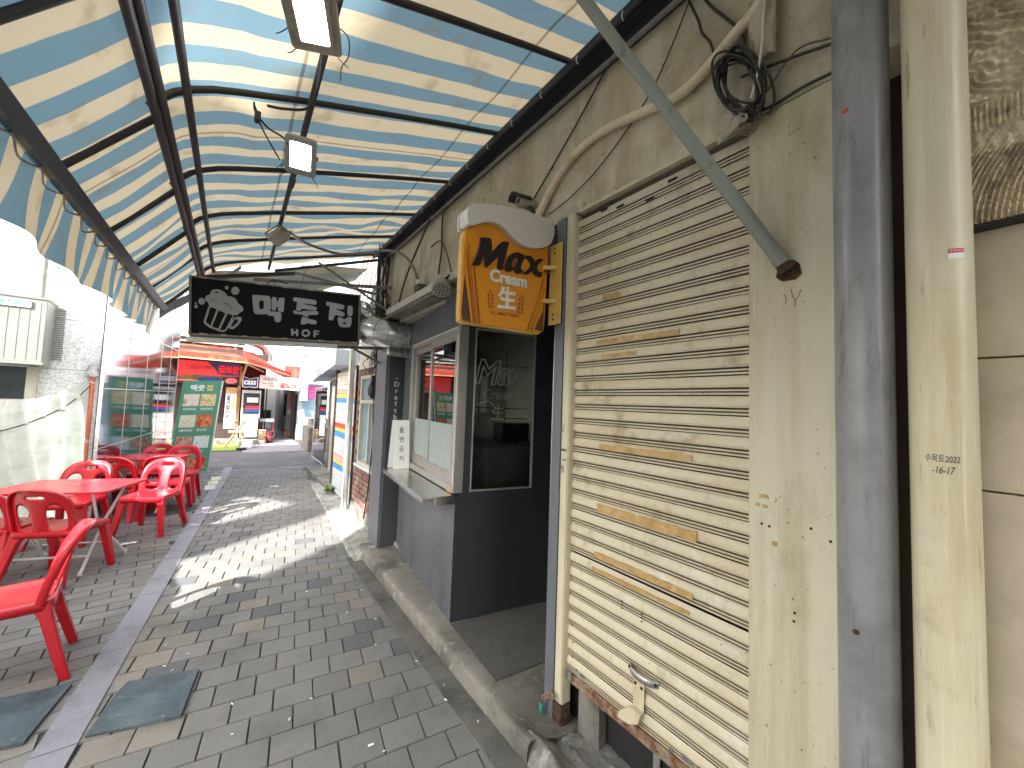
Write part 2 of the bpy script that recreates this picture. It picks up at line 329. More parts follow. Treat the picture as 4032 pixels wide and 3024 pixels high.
MAXS={
'face':[(845, 2465), (844, 2002), (854, 1990), (882, 1986), (1337, 2001), (1355, 2012), (1359, 2077), (1373, 2513), (1373, 2597)],
'foam':[(841, 2515), (855, 2540), (895, 2559), (978, 2582), (1066, 2603), (1172, 2616), (1272, 2624), (1338, 2622), (1372, 2612), (1388, 2586), (1387, 2554), (1376, 2524), (1363, 2490), (1305, 2453), (1248, 2435), (1192, 2429), (1150, 2435), (1108, 2452), (1072, 2475), (1037, 2491), (1004, 2497), (966, 2492), (930, 2477), (899, 2459), (865, 2441), (847, 2441), (841, 2464)],
'M':[(927, 2407), (988, 2423), (996, 2387), (995, 2349), (1050, 2422), (1100, 2435), (1087, 2393), (1078, 2343), (1065, 2307), (1070, 2298), (1072, 2289), (1047, 2278), (1030, 2284), (1032, 2308), (1043, 2353), (976, 2273), (963, 2272), (950, 2328), (934, 2272), (888, 2263), (900, 2284), (916, 2324), (933, 2395)],
'a':[(1200, 2388), (1184, 2395), (1151, 2395), (1122, 2381), (1095, 2352), (1079, 2315), (1080, 2287), (1098, 2279), (1121, 2287), (1140, 2306), (1141, 2289), (1162, 2284), (1189, 2296), (1197, 2307), (1182, 2311), (1176, 2319), (1195, 2368)],
'ah':[(1144, 2367), (1165, 2365), (1143, 2316), (1126, 2305), (1115, 2314), (1124, 2345)],
'x':[(1202, 2375), (1212, 2394), (1243, 2400), (1262, 2391), (1270, 2372), (1294, 2399), (1337, 2405), (1317, 2390), (1290, 2357), (1287, 2346), (1301, 2325), (1317, 2333), (1327, 2323), (1318, 2303), (1292, 2300), (1266, 2311), (1256, 2324), (1229, 2295), (1200, 2293), (1200, 2301), (1228, 2322), (1245, 2346), (1235, 2369), (1222, 2378)],
'dl':[(855, 2215), (844, 2024), (851, 1996), (867, 1989), (899, 1990)],
'dr':[(1351, 2178), (1342, 2115), (1288, 2011), (1340, 2006), (1351, 2015)],
's1':[(855, 2330), (865, 2332), (883, 2221), (921, 1989), (909, 1989)],
's2':[(890, 2312), (901, 2306), (916, 2207), (955, 1992), (939, 1991)],
's1b':[(866, 2368), (871, 2370), (889, 2245), (932, 1989), (924, 1989)],
's3':[(1350, 2300), (1338, 2298), (1298, 2153), (1235, 2003), (1251, 2003)],
's4':[(1355, 2250), (1348, 2249), (1318, 2141), (1263, 2004), (1274, 2004)],
'cream':[(990, 2207), (1223, 2222), (1217, 2282), (993, 2252)],
'sei':[(1042, 2077), (1159, 2093), (1155, 2184), (1051, 2186)],
'all':[(1003, 2046), (1185, 2057), (1185, 2073), (1002, 2060)],
'drop':[(1219, 2372), (1229, 2357), (1221, 2333), (1206, 2324), (1199, 2335)],
'lf0':[(1001, 2148), (994, 2158), (1000, 2170), (1006, 2160)],
'lf1':[(1000, 2132), (987, 2136), (984, 2147), (996, 2144)],
'lf2':[(1005, 2132), (1007, 2144), (1019, 2152), (1017, 2140)],
'lf3':[(1002, 2113), (989, 2117), (986, 2128), (998, 2125)],
'lf4':[(1007, 2113), (1009, 2125), (1021, 2133), (1019, 2121)],
'lf5':[(1003, 2095), (991, 2098), (988, 2109), (1000, 2106)],
'lf6':[(1009, 2094), (1011, 2106), (1023, 2114), (1021, 2102)],
'lf7':[(1005, 2076), (993, 2079), (990, 2091), (1002, 2087)],
'lf8':[(1011, 2075), (1013, 2087), (1025, 2095), (1023, 2083)],
'lf9':[(1199, 2161), (1192, 2172), (1198, 2185), (1206, 2174)],
'lf10':[(1194, 2143), (1180, 2147), (1176, 2159), (1190, 2155)],
'lf11':[(1200, 2143), (1203, 2156), (1216, 2165), (1214, 2151)],
'lf12':[(1192, 2121), (1178, 2125), (1174, 2137), (1188, 2133)],
'lf13':[(1198, 2121), (1200, 2134), (1214, 2143), (1211, 2130)],
'lf14':[(1189, 2100), (1175, 2104), (1172, 2115), (1186, 2112)],
'lf15':[(1195, 2099), (1198, 2112), (1212, 2121), (1209, 2108)],
'lf16':[(1187, 2078), (1173, 2082), (1170, 2094), (1183, 2090)],
'lf17':[(1193, 2077), (1196, 2090), (1209, 2099), (1207, 2086)],
}
# ------------------------------------------------------------------ the materials
RUST = (.13, .05, .02); SOOT = (.03, .027, .022)
mat('paver_seat', (.066, .061, .053), .95, bump=.5, bscale=120)
mat('asphalt', (.10, .095, .10), .9, bump=.4, bscale=150, layers=[((.2, .19, .18), 1.3, .5, .75)])
mat('concrete', (.185, .17, .142), .85, var=.2, vscale=4, bump=.35, bscale=70, layers=[((.055, .05, .042), 3.5, .46, .68), ((.29, .27, .23), 9, .58, .7), ((.04, .037, .032), 30, .66, .7)])
mat('concrete_dark', (.115, .108, .095), .85, var=.25, vscale=5, bump=.4, bscale=60, layers=[((.045, .042, .036), 4, .45, .7), ((.2, .19, .16), 11, .6, .8)])
mat('concrete_rough', (.19, .18, .16), .9, var=.3, vscale=7, bump=.6, bscale=50, layers=[((.06, .055, .048), 5, .47, .66), ((.30, .29, .27), 9, .56, .68), ((.04, .037, .03), 26, .63, .69)])
mat('granite_strip', (.22, .212, .235), .75, var=.1, vscale=60, bump=.12, bscale=200, layers=[((.13, .125, .14), 5, .5, .75)])
mat('tactile', (.55, .5, .25), .8, layers=[((.5, .5, .47), 4, .45, .6), ((.2, .2, .19), 14, .55, .75)])
mat('plaster', (.56, .505, .39), .8, var=.07, vscale=3, bump=.15, bscale=45, layers=[((.42, .35, .235), (7, 7, 1.0), .46, .68), ((.30, .245, .155), 1.7, .54, .74), ((.05, .04, .028), 46, .665, .69), ((.13, .10, .065), 19, .645, .70), ((.36, .30, .2), 5, .5, .7)])
mat('panel', (.54, .495, .37), .6, var=.05, vscale=2, bump=.06, bscale=40, layers=[((.44, .38, .25), (16, 16, .9), .46, .68), ((.35, .28, .16), (4, 4, 1.6), .53, .74), ((.15, .105, .06), 64, .655, .69), ((.30, .18, .09), 26, .665, .69), ((.60, .57, .46), (40, 40, 1.2), .6, .7)])
mat('stone_tile', (.60, .51, .37), .8, var=.1, vscale=6, bump=.2, bscale=80, layers=[((.38, .31, .2), 3, .5, .75), ((.12, .09, .06), 38, .7, .76)])
mat('relief_stone', (.66, .56, .38), .85, var=.2, vscale=20, bump=.3, bscale=120, layers=[((.16, .125, .08), 16, .54, .74)])
mat('shutter', (.55, .485, .35), .55, var=.05, vscale=4, bump=.1, bscale=120, layers=[((.50, .41, .265), (2, 2, 14), .50, .70), ((.44, .36, .235), (30, 30, 5), .56, .74), ((.20, .15, .09), 5, .56, .76), ((.10, .075, .05), 80, .65, .685), ((.60, .56, .46), 7, .58, .7)])
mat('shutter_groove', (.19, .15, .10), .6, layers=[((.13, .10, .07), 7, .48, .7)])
mat('tape', (.43, .27, .10), .35, var=.2, vscale=30, bump=.3, bscale=60, layers=[((.55, .4, .2), 25, .55, .7), ((.3, .17, .05), 12, .5, .75)])
mat('rusty', (.27, .20, .135), .85, var=.4, vscale=30, bump=.6, bscale=90, layers=[(RUST, 18, .42, .62), ((.30, .21, .13), 9, .55, .72), (SOOT, 26, .62, .75)])
mat('rust_deep', (.09, .045, .02), .95, var=.5, vscale=60, bump=.9, bscale=130, layers=[((.025, .015, .01), 40, .45, .6)])
mat('cream_paint', (.55, .485, .34), .5, var=.06, vscale=5, layers=[((.43, .34, .2), (12, 12, 2), .5, .75), ((.1, .07, .05), 50, .71, .76)], bump=.05)
mat('grey_paint', (.125, .13, .145), .45, var=.06, vscale=5, layers=[((.10, .10, .115), (16, 16, 3), .55, .78), ((.24, .24, .25), (40, 40, 2), .66, .8)], bump=.04)
mat('grey_pvc', (.235, .23, .235), .34, var=.05, vscale=3, layers=[((.27, .265, .27), (60, 60, 1.6), .54, .72), ((.105, .10, .10), (30, 30, 5), .57, .74), ((.165, .16, .165), 5, .48, .68)])
mat('cream_pvc', (.60, .535, .375), .36, var=.05, vscale=3, layers=[((.50, .40, .235), (9, 9, 1.4), .46, .68), ((.66, .62, .5), (60, 60, 1.6), .54, .7), ((.24, .165, .085), (30, 30, 5), .61, .74), ((.30, .23, .13), 3, .60, .78)])
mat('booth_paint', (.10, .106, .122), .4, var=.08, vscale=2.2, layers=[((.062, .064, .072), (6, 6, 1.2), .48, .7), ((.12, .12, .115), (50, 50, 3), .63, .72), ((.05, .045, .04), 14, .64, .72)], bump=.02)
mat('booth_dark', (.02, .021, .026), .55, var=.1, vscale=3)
mat('column_paint', (.06, .062, .066), .5, var=.1, vscale=6, layers=[((.1, .1, .1), (20, 20, 2), .6, .8)])
mat('steel_dark', (.028, .026, .027), .55, var=.2, vscale=30, layers=[((.07, .045, .03), 22, .58, .75)], bump=.1)
mat('beam_steel', (.035, .037, .043), .45, var=.15, vscale=12, layers=[((.075, .065, .055), 20, .6, .78)])
mat('steel_dull', (.20, .19, .17), .5, var=.2, vscale=25, layers=[((.1, .07, .045), 20, .55, .75)], bump=.08)
mat('strut_paint', (.23, .245, .215), .5, var=.08, vscale=8, layers=[((.11, .12, .105), (22, 22, 22), .6, .78)], bump=.06)
mat('galvanised', (.58, .58, .57), .25, metal=1., var=.05, vscale=3, layers=[((.44, .44, .42), 1.6, .5, .8)])
mat('stainless', (.55, .54, .52), .24, metal=1., var=.08, vscale=4, layers=[((.36, .35, .33), (3, 40, 40), .5, .8)])
mat('aluminium', (.40, .375, .34), .42, metal=.55, var=.08, vscale=9, layers=[((.26, .22, .18), 14, .58, .8)])
mat('chrome', (.7, .7, .7), .15, metal=1.)
mat('red_plastic', (.52, .008, .018), .3, var=.05, vscale=4, spec=.5, layers=[((.60, .03, .04), 5, .58, .9)])
mat('red_table', (.56, .02, .035), .22, var=.06, vscale=4, layers=[((.6, .07, .08), 7, .55, .85)])
mat('table_edge', (.16, .01, .015), .4)
mat('white_paint', (.72, .72, .70), .45, var=.05, layers=[((.42, .39, .34), 12, .58, .78)])
mat('black_plastic', (.015, .015, .016), .4)
mat('cable', (.022, .019, .017), .5, var=.3)
mat('cable_brown', (.11, .08, .05), .6)
mat('hose_wrap', (.70, .59, .42), .6, var=.1, vscale=14, bump=.6, bscale=30, layers=[((.48, .36, .22), 9, .5, .75)])
mat('string_cream', (.66, .6, .46), .7)
mat('sign_black', (.006, .006, .0065), .62, var=.2, spec=.15)
mat('sign_grey', (.33, .33, .345), .6, var=.04)
mat('sign_case', (.17, .16, .145), .5, layers=[((.16, .14, .12), 10, .5, .7)])
mat('sign_tape', (.30, .23, .17), .5, var=.2, vscale=40)
mat('light_bar', (.55, .55, .52), .4)
mat('amber', (.60, .225, .012), .22, var=.05, vscale=5, spec=.5, coat=.4)
mat('amber_dark', (.075, .035, .015), .22, coat=.4)
mat('amber_line', (.29, .075, .006), .3, coat=.3)
mat('amber_side', (.62, .36, .06), .3, coat=.3, layers=[((.62, .5, .3), 3, .5, .7)])
mat('foam', (.56, .52, .475), .2, var=.04, vscale=4, coat=.5)
mat('sign_ink', (.006, .005, .005), .35)
mat('sign_cream', (.62, .57, .47), .35)
mat('sign_maroon', (.19, .035, .01), .4)
mat('bracket_yellow', (.58, .36, .07), .45, layers=[((.5, .38, .2), 18, .5, .75)])
mat('neon_tube', (.75, .75, .73), .3)
mat('neon_yellow', (.8, .76, .4), .3)
mat('ink', (.012, .012, .014), .6)
mat('ink_blue', (.02, .03, .09), .6)
mat('ink_white', (.72, .72, .70), .7)
mat('ink_red', (.55, .02, .02), .5); mat('sign_red', (.85, .02, .015), .4)
mat('paper', (.80, .80, .78), .6, var=.03, layers=[((.72, .71, .7), 5, .5, .8)])
mat('rubber_mat', (.058, .082, .096), .8, var=.25, vscale=6, bump=.3, bscale=160, layers=[((.10, .125, .135), 7, .48, .66), ((.17, .19, .19), 16, .62, .72), ((.04, .045, .05), 5, .55, .75)])
mat('door_mat', (.085, .08, .07), .95, var=.15, vscale=20, bump=.6, bscale=300, layers=[((.05, .047, .04), 4, .5, .75)])
mat('mat_edge', (.02, .02, .02), .8)
mat('iron_cover', (.05, .045, .04), .7, var=.3, vscale=20, bump=.6, bscale=60)
mat('brick', (.175, .088, .072), .85, var=.3, vscale=14, bump=.3, bscale=90, layers=[((.30, .24, .21), 5, .52, .70), ((.09, .05, .045), 9, .58, .75)])
mat('mortar', (.16, .145, .13), .9, var=.2, vscale=12)
mat('mossy', (.25, .25, .22), .9, var=.3, vscale=9, bump=.7, bscale=50, layers=[((.14, .19, .08), 4, .55, .68), ((.40, .39, .35), 9, .55, .68), ((.25, .15, .08), 7, .62, .72), ((.07, .07, .06), 12, .58, .7)])
mat('cream_wall', (.55, .52, .45), .8, layers=[((.35, .3, .22), (9, 9, 1.5), .5, .75)])
mat('pale_blue_wall', (.50, .56, .62), .7, layers=[((.35, .4, .46), 2, .55, .75)])
mat('white_wall', (.46, .465, .47), .7, layers=[((.4, .4, .4), (5, 5, 1), .55, .8)])
mat('granite_wall', (.60, .60, .585), .7, var=.35, vscale=75, bump=.1, bscale=150, layers=[((.36, .37, .38), 40, .5, .62)])
mat('dark_pane', (.028, .034, .036), .12, var=.2)
mat('beige_post', (.42, .39, .31), .6)
mat('mirror_glass', (.17, .225, .285), .035, metal=1., var=.05, vscale=.7)
mat('mullion', (.62, .62, .58), .3, metal=.6)
mat('pane_blue', (.18, .27, .33), .08, var=.12, vscale=2, spec=.8)
mat('unit_metal', (.21, .22, .195), .45, metal=.2, var=.1, vscale=3, layers=[((.20, .21, .19), (9, 9, .6), .45, .7)])
mat('ac_white', (.68, .68, .66), .5, layers=[((.5, .5, .48), 5, .55, .75)])
mat('ac_grille', (.10, .105, .11), .6)
mat('pole_orange', (.46, .12, .055), .5, var=.12, vscale=10, layers=[((.3, .07, .03), 20, .55, .75)])
thin_mat('tarp', (.40, .44, .40), .36, layers=[((.30, .34, .29), (2, 2, 7), .48, .7), ((.46, .48, .45), 3, .5, .7), ((.27, .28, .25), 1.2, .52, .7)])
mat('glove', (.33, .33, .34), .8, var=.4, vscale=30)
mat('menu_green', (.075, .26, .155), .5, var=.05, layers=[((.3, .5, .4), 1.2, .6, .95)])
mat('menu_yellow', (.72, .6, .16), .5)
mat('cloth_red', (.50, .035, .03), .6, var=.1, layers=[((.6, .18, .1), 3, .5, .75)])
thin_mat('canopy_red', (.55, .06, .035), .4, layers=[((.58, .2, .09), 1.6, .48, .70)])
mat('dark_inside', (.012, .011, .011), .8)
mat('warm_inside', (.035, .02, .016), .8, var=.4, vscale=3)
mat('lake_print', (.62, .07, .09), .45, var=.1, vscale=2)
mat('print_green', (.14, .13, .03), .5, var=.4, vscale=6); mat('print_blue', (.015, .055, .22), .45, var=.4, vscale=5); mat('print_dark', (.03, .015, .015), .5)
mat('print_pink', (.62, .23, .24), .5, var=.1, vscale=6); mat('pink_sign', (.66, .44, .41), .5, layers=[((.72, .68, .64), 1.2, .45, .7)])
mat('magenta', (.46, .06, .30), .5); mat('logo_blue', (.015, .035, .14), .4); mat('turf', (.16, .25, .035), .95, var=.2, vscale=20, bump=.6, bscale=200)
mat('wood_bare', (.50, .30, .16), .6, var=.2, vscale=8); mat('cardboard', (.34, .21, .12), .8); mat('maroon_plastic', (.12, .015, .02), .4)
mat('fridge_grey', (.36, .36, .34), .35); mat('blue_paint', (.03, .28, .62), .5); mat('grey_board', (.34, .36, .39), .6)
mat('rainbow_grey', (.50, .52, .56), .5, layers=[((.36, .37, .4), 4, .5, .75)])
mat('stripe_red', (.48, .055, .05), .5); mat('stripe_yellow', (.62, .44, .12), .5); mat('stripe_blue', (.05, .24, .52), .5); mat('stripe_pink', (.52, .34, .28), .5)
mat('pipe_white', (.68, .70, .72), .35, layers=[((.45, .46, .47), (12, 12, 2), .55, .75)])
mat('bag_black', (.01, .01, .011), .35, bump=.8, bscale=30); mat('leaf', (.075, .14, .03), .6, var=.3, vscale=30)
mat('lamp_case', (.36, .33, .27), .5, layers=[((.2, .17, .12), 9, .5, .7)]); mat('lamp_grey', (.33, .33, .31), .45)
mat('led_on', (.9, .92, 1.), .3, emit=(.9, .95, 1.), estr=22.); mat('led_soft', (.8, .82, .85), .3, emit=(.85, .9, 1.), estr=5.); mat('led_bead', (.7, .74, .8), .2, emit=(.8, .88, 1.), estr=7.)
mat('showerhead', (.32, .30, .26), .5); mat('butt', (.75, .74, .7), .8); mat('teal_lock', (.04, .22, .17), .35, layers=[((.1, .1, .09), 40, .62, .7)]); mat('clear_film', (.44, .38, .28), .25)
mat('curtain_film', (.30, .35, .335), .55, var=.05); mat('interior_grey', (.30, .285, .24), .8, var=.2, vscale=3)
mat('tall_grey', (.42, .42, .42), .8)
glass_mat('window_glass', (.85, .88, .88), .10); glass_mat('dark_glass', (.93, .94, .94), .0); glass_mat('clear_glass', (.78, .86, .88), .10)
food_mat('food_root', [(.28, .13, .08), (.60, .42, .25), (.74, .6, .42), (.7, .66, .6)], 11); food_mat('food_fry', [(.3, .2, .08), (.62, .47, .2), (.72, .6, .33), (.5, .35, .15)], 17)
food_mat('food_white', [(.3, .26, .12), (.66, .6, .42), (.72, .68, .52), (.6, .56, .4)], 22); food_mat('food_red', [(.25, .01, .01), (.5, .03, .02), (.62, .12, .05), (.6, .3, .1)], 18)
food_mat('food_beef', [(.2, .05, .03), (.42, .17, .1), (.6, .42, .28), (.35, .1, .06)], 17); food_mat('food_grey', [(.3, .34, .26), (.7, .72, .68), (.6, .62, .58), (.74, .75, .72)], 14)
cloth_mat('awning_cloth', (.112, .196, .285), (.41, .375, .31), .2125, 2.075, trans=.38, tcol=(1., .91, .74), stain_lo=.57)
cloth_mat('flap_cloth', (.20, .22, .215), (.30, .285, .20), .62, 5.1, stain_lo=.5, trans=.10)

# paving stones: colour comes from each stone, with grit on top
def paver_mat():
    m = bpy.data.materials.new('paver'); m.use_nodes = True; t = m.node_tree; b = t.nodes['Principled BSDF']
    at = t.nodes.new('ShaderNodeAttribute'); at.attribute_name = 'stone'; tc = t.nodes.new('ShaderNodeTexCoord')
    n = t.nodes.new('ShaderNodeTexNoise'); n.inputs['Scale'].default_value = 260; n.inputs['Detail'].default_value = 3; L(t, tc.outputs['Object'], n.inputs['Vector'])
    n2 = t.nodes.new('ShaderNodeTexNoise'); n2.inputs['Scale'].default_value = 2.6; n2.inputs['Detail'].default_value = 7; n2.inputs['Roughness'].default_value = .65; L(t, tc.outputs['Object'], n2.inputs['Vector'])
    m1 = t.nodes.new('ShaderNodeMixRGB'); m1.blend_type = 'OVERLAY'; m1.inputs[0].default_value = .7; L(t, at.outputs['Color'], m1.inputs[1]); L(t, n.outputs['Color'], m1.inputs[2])
    hs = t.nodes.new('ShaderNodeHueSaturation'); hs.inputs['Saturation'].default_value = .75; L(t, m1.outputs[0], hs.inputs['Color'])
    mr = t.nodes.new('ShaderNodeMapRange'); mr.inputs[1].default_value = .5; mr.inputs[2].default_value = .78; mr.inputs[4].default_value = .6; L(t, n2.outputs['Fac'], mr.inputs[0])
    m2 = t.nodes.new('ShaderNodeMixRGB'); m2.inputs[2].default_value = (.05, .045, .04, 1); L(t, mr.outputs[0], m2.inputs[0]); L(t, hs.outputs[0], m2.inputs[1])
    L(t, m2.outputs[0], b.inputs['Base Color']); b.inputs['Roughness'].default_value = .85
    bp = t.nodes.new('ShaderNodeBump'); bp.inputs['Strength'].default_value = .35; bp.inputs['Distance'].default_value = .003; L(t, n.outputs['Fac'], bp.inputs['Height']); L(t, bp.outputs[0], b.inputs['Normal'])
    MATS['paver'] = m
paver_mat()

# ------------------------------------------------------------------ ground and paving
def strip_x(y): return -.545 + (y - 2.5) * .0735          # centre line of the granite strip
obj('ground', MB().box((-60, -60, -.3), (60, 90, -.012)), 'paver_seat', kind='structure')
def pave(name, inside, ang, org, dark=.06, tint=(.160, .152, .139), zig=0., sand=True, bl=.186, bw=.168):
    mb = MB(); cols = []; ca, sa = math.cos(ang), math.sin(ang); g = .0032; r2 = random.Random(hash(name) % 999 if False else len(name))
    for j in range(-90, 90):
        for i in range(-60, 60):
            u = i * bl + (j % 2) * bl * .5 + r2.uniform(-.0015, .0015); v = j * bw
            cx, cy = org[0] + (u + bl / 2) * ca - (v + bw / 2) * sa, org[1] + (u + bl / 2) * sa + (v + bw / 2) * ca
            c = inside(cx, cy)
            if not c: continue
            dz = r2.uniform(-.0018, .0018); tx = r2.uniform(-.004, .004); ty = r2.uniform(-.006, .006); b = .002
            pts = []
            for (e, z) in ((g, -.011), (g, -.004), (g + b, 0.)):
                for (pu, pv) in ((e, e), (bl - e, e), (bl - e, bw - e), (e, bw - e)):
                    zz = z + dz + (pu - bl / 2) * tx + (pv - bw / 2) * ty if z > -.01 else z
                    pu2 = pu + (zig if pv > bw / 2 else 0)
                    pts.append((org[0] + (u + pu2) * ca - (v + pv) * sa, org[1] + (u + pu2) * sa + (v + pv) * ca, zz))
            fs = [(8, 9, 10, 11)] + [(k, (k + 1) % 4, 4 + (k + 1) % 4, 4 + k) for k in range(4)] + [(4 + k, 4 + (k + 1) % 4, 8 + (k + 1) % 4, 8 + k) for k in range(4)]
            mb.add(pts, fs)
            k = r2.random(); f = r2.uniform(.90, 1.09); col = [x * f for x in tint]
            if k < dark: col = [x * .5 for x in (.2, .2, .205)]
            elif k < dark + .06: col = [.185 * f, .16 * f, .125 * f]
            if sand and 2.35 < cy < 3.9 and cx < strip_x(cy) + .16 + .22 * r2.random(): q = r2.uniform(.35, .95); col = [c_ * (1 - q) + s_ * q for c_, s_ in zip(col, (.235, .195, .135))]
            cols += [tuple(col)] * 9
    me = mesh_of(name, mb, 'paver', 60); ca_ = me.color_attributes.new('stone', 'FLOAT_COLOR', 'FACE' if False else 'CORNER')
    k = 0
    for p in me.polygons:
        for li in p.loop_indices: ca_.data[li].color = cols[p.index] + (1,)
    return obj(name, me, None, kind='structure')
pave('alley_paving', lambda x, y: strip_x(y) < x < (1.12 if y < 3.9 else 1.14 + (y - 4) * .055) and -.6 < y < 10.3, R(-7), (0.155, 2.19))
pave('terrace_paving', lambda x, y: -3.4 < x < strip_x(y) and -.6 < y < 10.3, R(6), (-1, 3), .03, (.172, .162, .146), sand=False, bl=.235, bw=.125)
mb = MB()
for i in range(14):
    y0 = -.6 + i * .8; y1 = y0 + .795
    x0, x1 = strip_x(y0), strip_x(y1); h = rnd.uniform(-.001, .002)
    mb.add([(x0 - .072, y0, -.01), (x0 + .072, y0, -.01), (x1 + .072, y1, -.01), (x1 - .072, y1, -.01), (x0 - .072, y0, .007 + h), (x0 + .072, y0, .007 + h), (x1 + .072, y1, .007 + h), (x1 - .072, y1, .007 + h)],
           [(4, 5, 6, 7), (0, 1, 5, 4), (1, 2, 6, 5), (2, 3, 7, 6), (3, 0, 4, 7)])
obj('granite_strip', mb, 'granite_strip', kind='structure')
mb = MB()
for i in range(3):
    y0 = 8.25 + i * .42; mb.box((strip_x(y0) - .155, y0, -.01), (strip_x(y0) - .01, y0 + .38, .012))
obj('tactile_blocks', mb, 'tactile', kind='structure')
obj('road', MB().add([(-9, 10.45, -.008), (6, 9.75, -.008), (6, 13.3, -.008), (-9, 14.1, -.008)], [(0, 1, 2, 3)]), 'asphalt', kind='structure')
mb = MB(); mb.box((.35, 13.3, -.012), (2.0, 60, -.004)); obj('far_alley_paving', mb, 'granite_strip', kind='structure')
obj('road_edge_kerb', MB().bar((-4, 10.40, -.002), (1.75, 10.02, -.002), .09, .02), 'granite_strip', kind='structure')
# gutter slab, step with its riser
mb = MB()
for i, (y0, y1) in enumerate(((-.6, .9), (.906, 2.2), (2.206, 3.5), (3.506, 4.15))): mb.box((1.035, y0, -.012), (1.152, y1, .008 + .002 * (i % 2)))
obj('gutter_slab', mb, 'concrete_dark', kind='structure')
mb = MB()
def stepf(u, v):
    y = 1.38 + u * 2.84; prof = [(0, 0), (.003, .03), (.006, .07), (.012, .092), (.026, .1), (.08, .1), (.14, .1), (.20, .1), (.4, .101), (1.3, .102)]
    k = min(int(v * 9 + .5), 9); x, z = prof[k]; dip = 1 - .93 * min(1, max(0, (1.74 - y) / .20)) * min(1, max(0, (x - .03) / .25)); n = mnoise.noise(Vector((y * 5, k, 1))) * .006 + mnoise.noise(Vector((y * 19, k, 3))) * .003
    return (1.155 + x + (n if k < 5 else 0), y, z + (n * .5 if 0 < k < 5 else 0) - z * (1 - dip))
mb.grid(stepf, 220, 9); obj('step', mb, 'concrete', kind='structure', ang=60)
mb = MB()
def lump(u, v):
    x = 1.10 + u * .62; y = .02 + v * 1.42
    e = min(1, max(0, (x - 1.15) / .05)) ; ed = max(0, 1 - abs(x - 1.22) / .10) * min(1, max(0, (y - .9) / .4))
    h = e * (.022 + .075 * ed + .030 * mnoise.noise(Vector((x * 5, y * 5, 0))) * .7 + .010 * mnoise.noise(Vector((x * 13, y * 13, 2))) + .005 * mnoise.noise(Vector((x * 40, y * 40, 2))) + .05 * max(0, 1 - abs(y - .75) / .35) * min(1, max(0, (x - 1.2) / .12)))
    return (x, y, max(-.01, h))
mb.grid(lump, 80, 160); obj('rough_concrete', mb, 'concrete_rough', kind='structure', ang=80)
mb = MB()
def moss(u, v):
    x = 1.06 + u * .36; y = 4.0 + v * 4.0; h = .015 + .10 * u ** 1.3 * (1 - .5 * v) + .03 * mnoise.noise(Vector((x * 7, y * 5, 4)))
    if v < .2: h += .05 * (1 - v / .2) * (u > .2) * (.6 + .5 * mnoise.noise(Vector((x * 13, y * 9, 1))))
    if u == 0 or v == 0: h = -.01
    return (x + v * .22, y, h)
mb.grid(moss, 18, 130); obj('mossy_kerb', mb, 'mossy', kind='structure', ang=80)
# ------------------------------------------------------------------ the shop building on the right
bld = thing('shop_building', 'stained cream plaster shop building along the right side of the alley', 'building', (1.42, 0, 0))
mb = MB()
mb.box((1.42, -4, 2.632), (1.60, 4.86, 3.9)); mb.box((1.42, -4, 3.9), (6, 4.86, 4.6)); mb.box((2.9, 2.62, 0), (6, 4.86, 3.9)); mb.box((1.60, 4.7, 2.45), (6, 4.86, 3.9))
obj('upper_wall', mb, 'plaster', bld)
obj('pilaster', MB().box((1.408, .305, 0), (1.75, .578, 2.622)), 'panel', bld, bev=.004)
mb = MB()
for (z0, z1) in ((0, .62), (.624, 1.439), (1.443, 1.749), (1.753, 2.055)):
    for (y0, y1) in ((-2.4, -1.404), (-1.4, -.404), (-.4, .115)): mb.box((1.425, y0, z0), (1.7, y1, z1))
obj('stone_cladding', mb, 'stone_tile', bld, bev=.002)
def relief(u, v):
    y = .115 - u * .53; z = 2.072 + v * .66
    h = 0
    if z < 2.26: h = .0055 * math.sin((y + 1.6 * (z - 2.06) ** 2) * 640 + 1.2 * mnoise.noise(Vector((y * 30, z * 30, 0)))) * (1 if z < 2.24 else .2)
    elif z < 2.37: h = .0055 * abs(math.sin(y * 350)) if .0 < (z - 2.30) < .062 else -.003
    else:
        n = mnoise.noise(Vector((y * 26, z * 26, 1))); h = .0065 * math.sin((z * 260 - y * 190) + 7 * n) * (.5 + n) + .005 * n
    h += .004 * mnoise.noise(Vector((y * 90, z * 90, 5)))
    return (1.414 - max(-.012, h), y, z)
obj('carved_relief', MB().grid(relief, 260, 240), 'relief_stone', bld, ang=70)
obj('relief_ledge', MB().tube([(1.41, .115, 2.06), (1.41, -.1, 2.064), (1.41, -.6, 2.06)], .009, 6), 'cable', bld)
obj('crevice', MB().box((1.56, .0, 0), (1.7, .35, 2.64)), 'warm_inside', bld)
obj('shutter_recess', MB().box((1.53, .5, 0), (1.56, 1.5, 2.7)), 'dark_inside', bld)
obj('bottom_post', MB().box((1.47, 1.24, 0.02), (1.52, 1.37, .42)), 'concrete', bld)
for yy in (.80, .95): obj('iron_bar', MB().box((1.505, yy, .0), (1.515, yy + .03, .4)), 'steel_dull', bld)
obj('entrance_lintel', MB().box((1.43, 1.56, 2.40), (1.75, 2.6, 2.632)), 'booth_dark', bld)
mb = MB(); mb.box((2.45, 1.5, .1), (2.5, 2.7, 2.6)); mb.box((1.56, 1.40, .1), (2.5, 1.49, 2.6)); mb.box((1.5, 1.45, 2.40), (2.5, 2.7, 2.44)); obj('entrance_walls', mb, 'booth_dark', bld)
mb = MB(); mb.bar((1.43, 1.40, 2.632), (1.43, .58, 2.632), .03, .018); obj('lintel_edge', mb, 'cream_paint', bld)

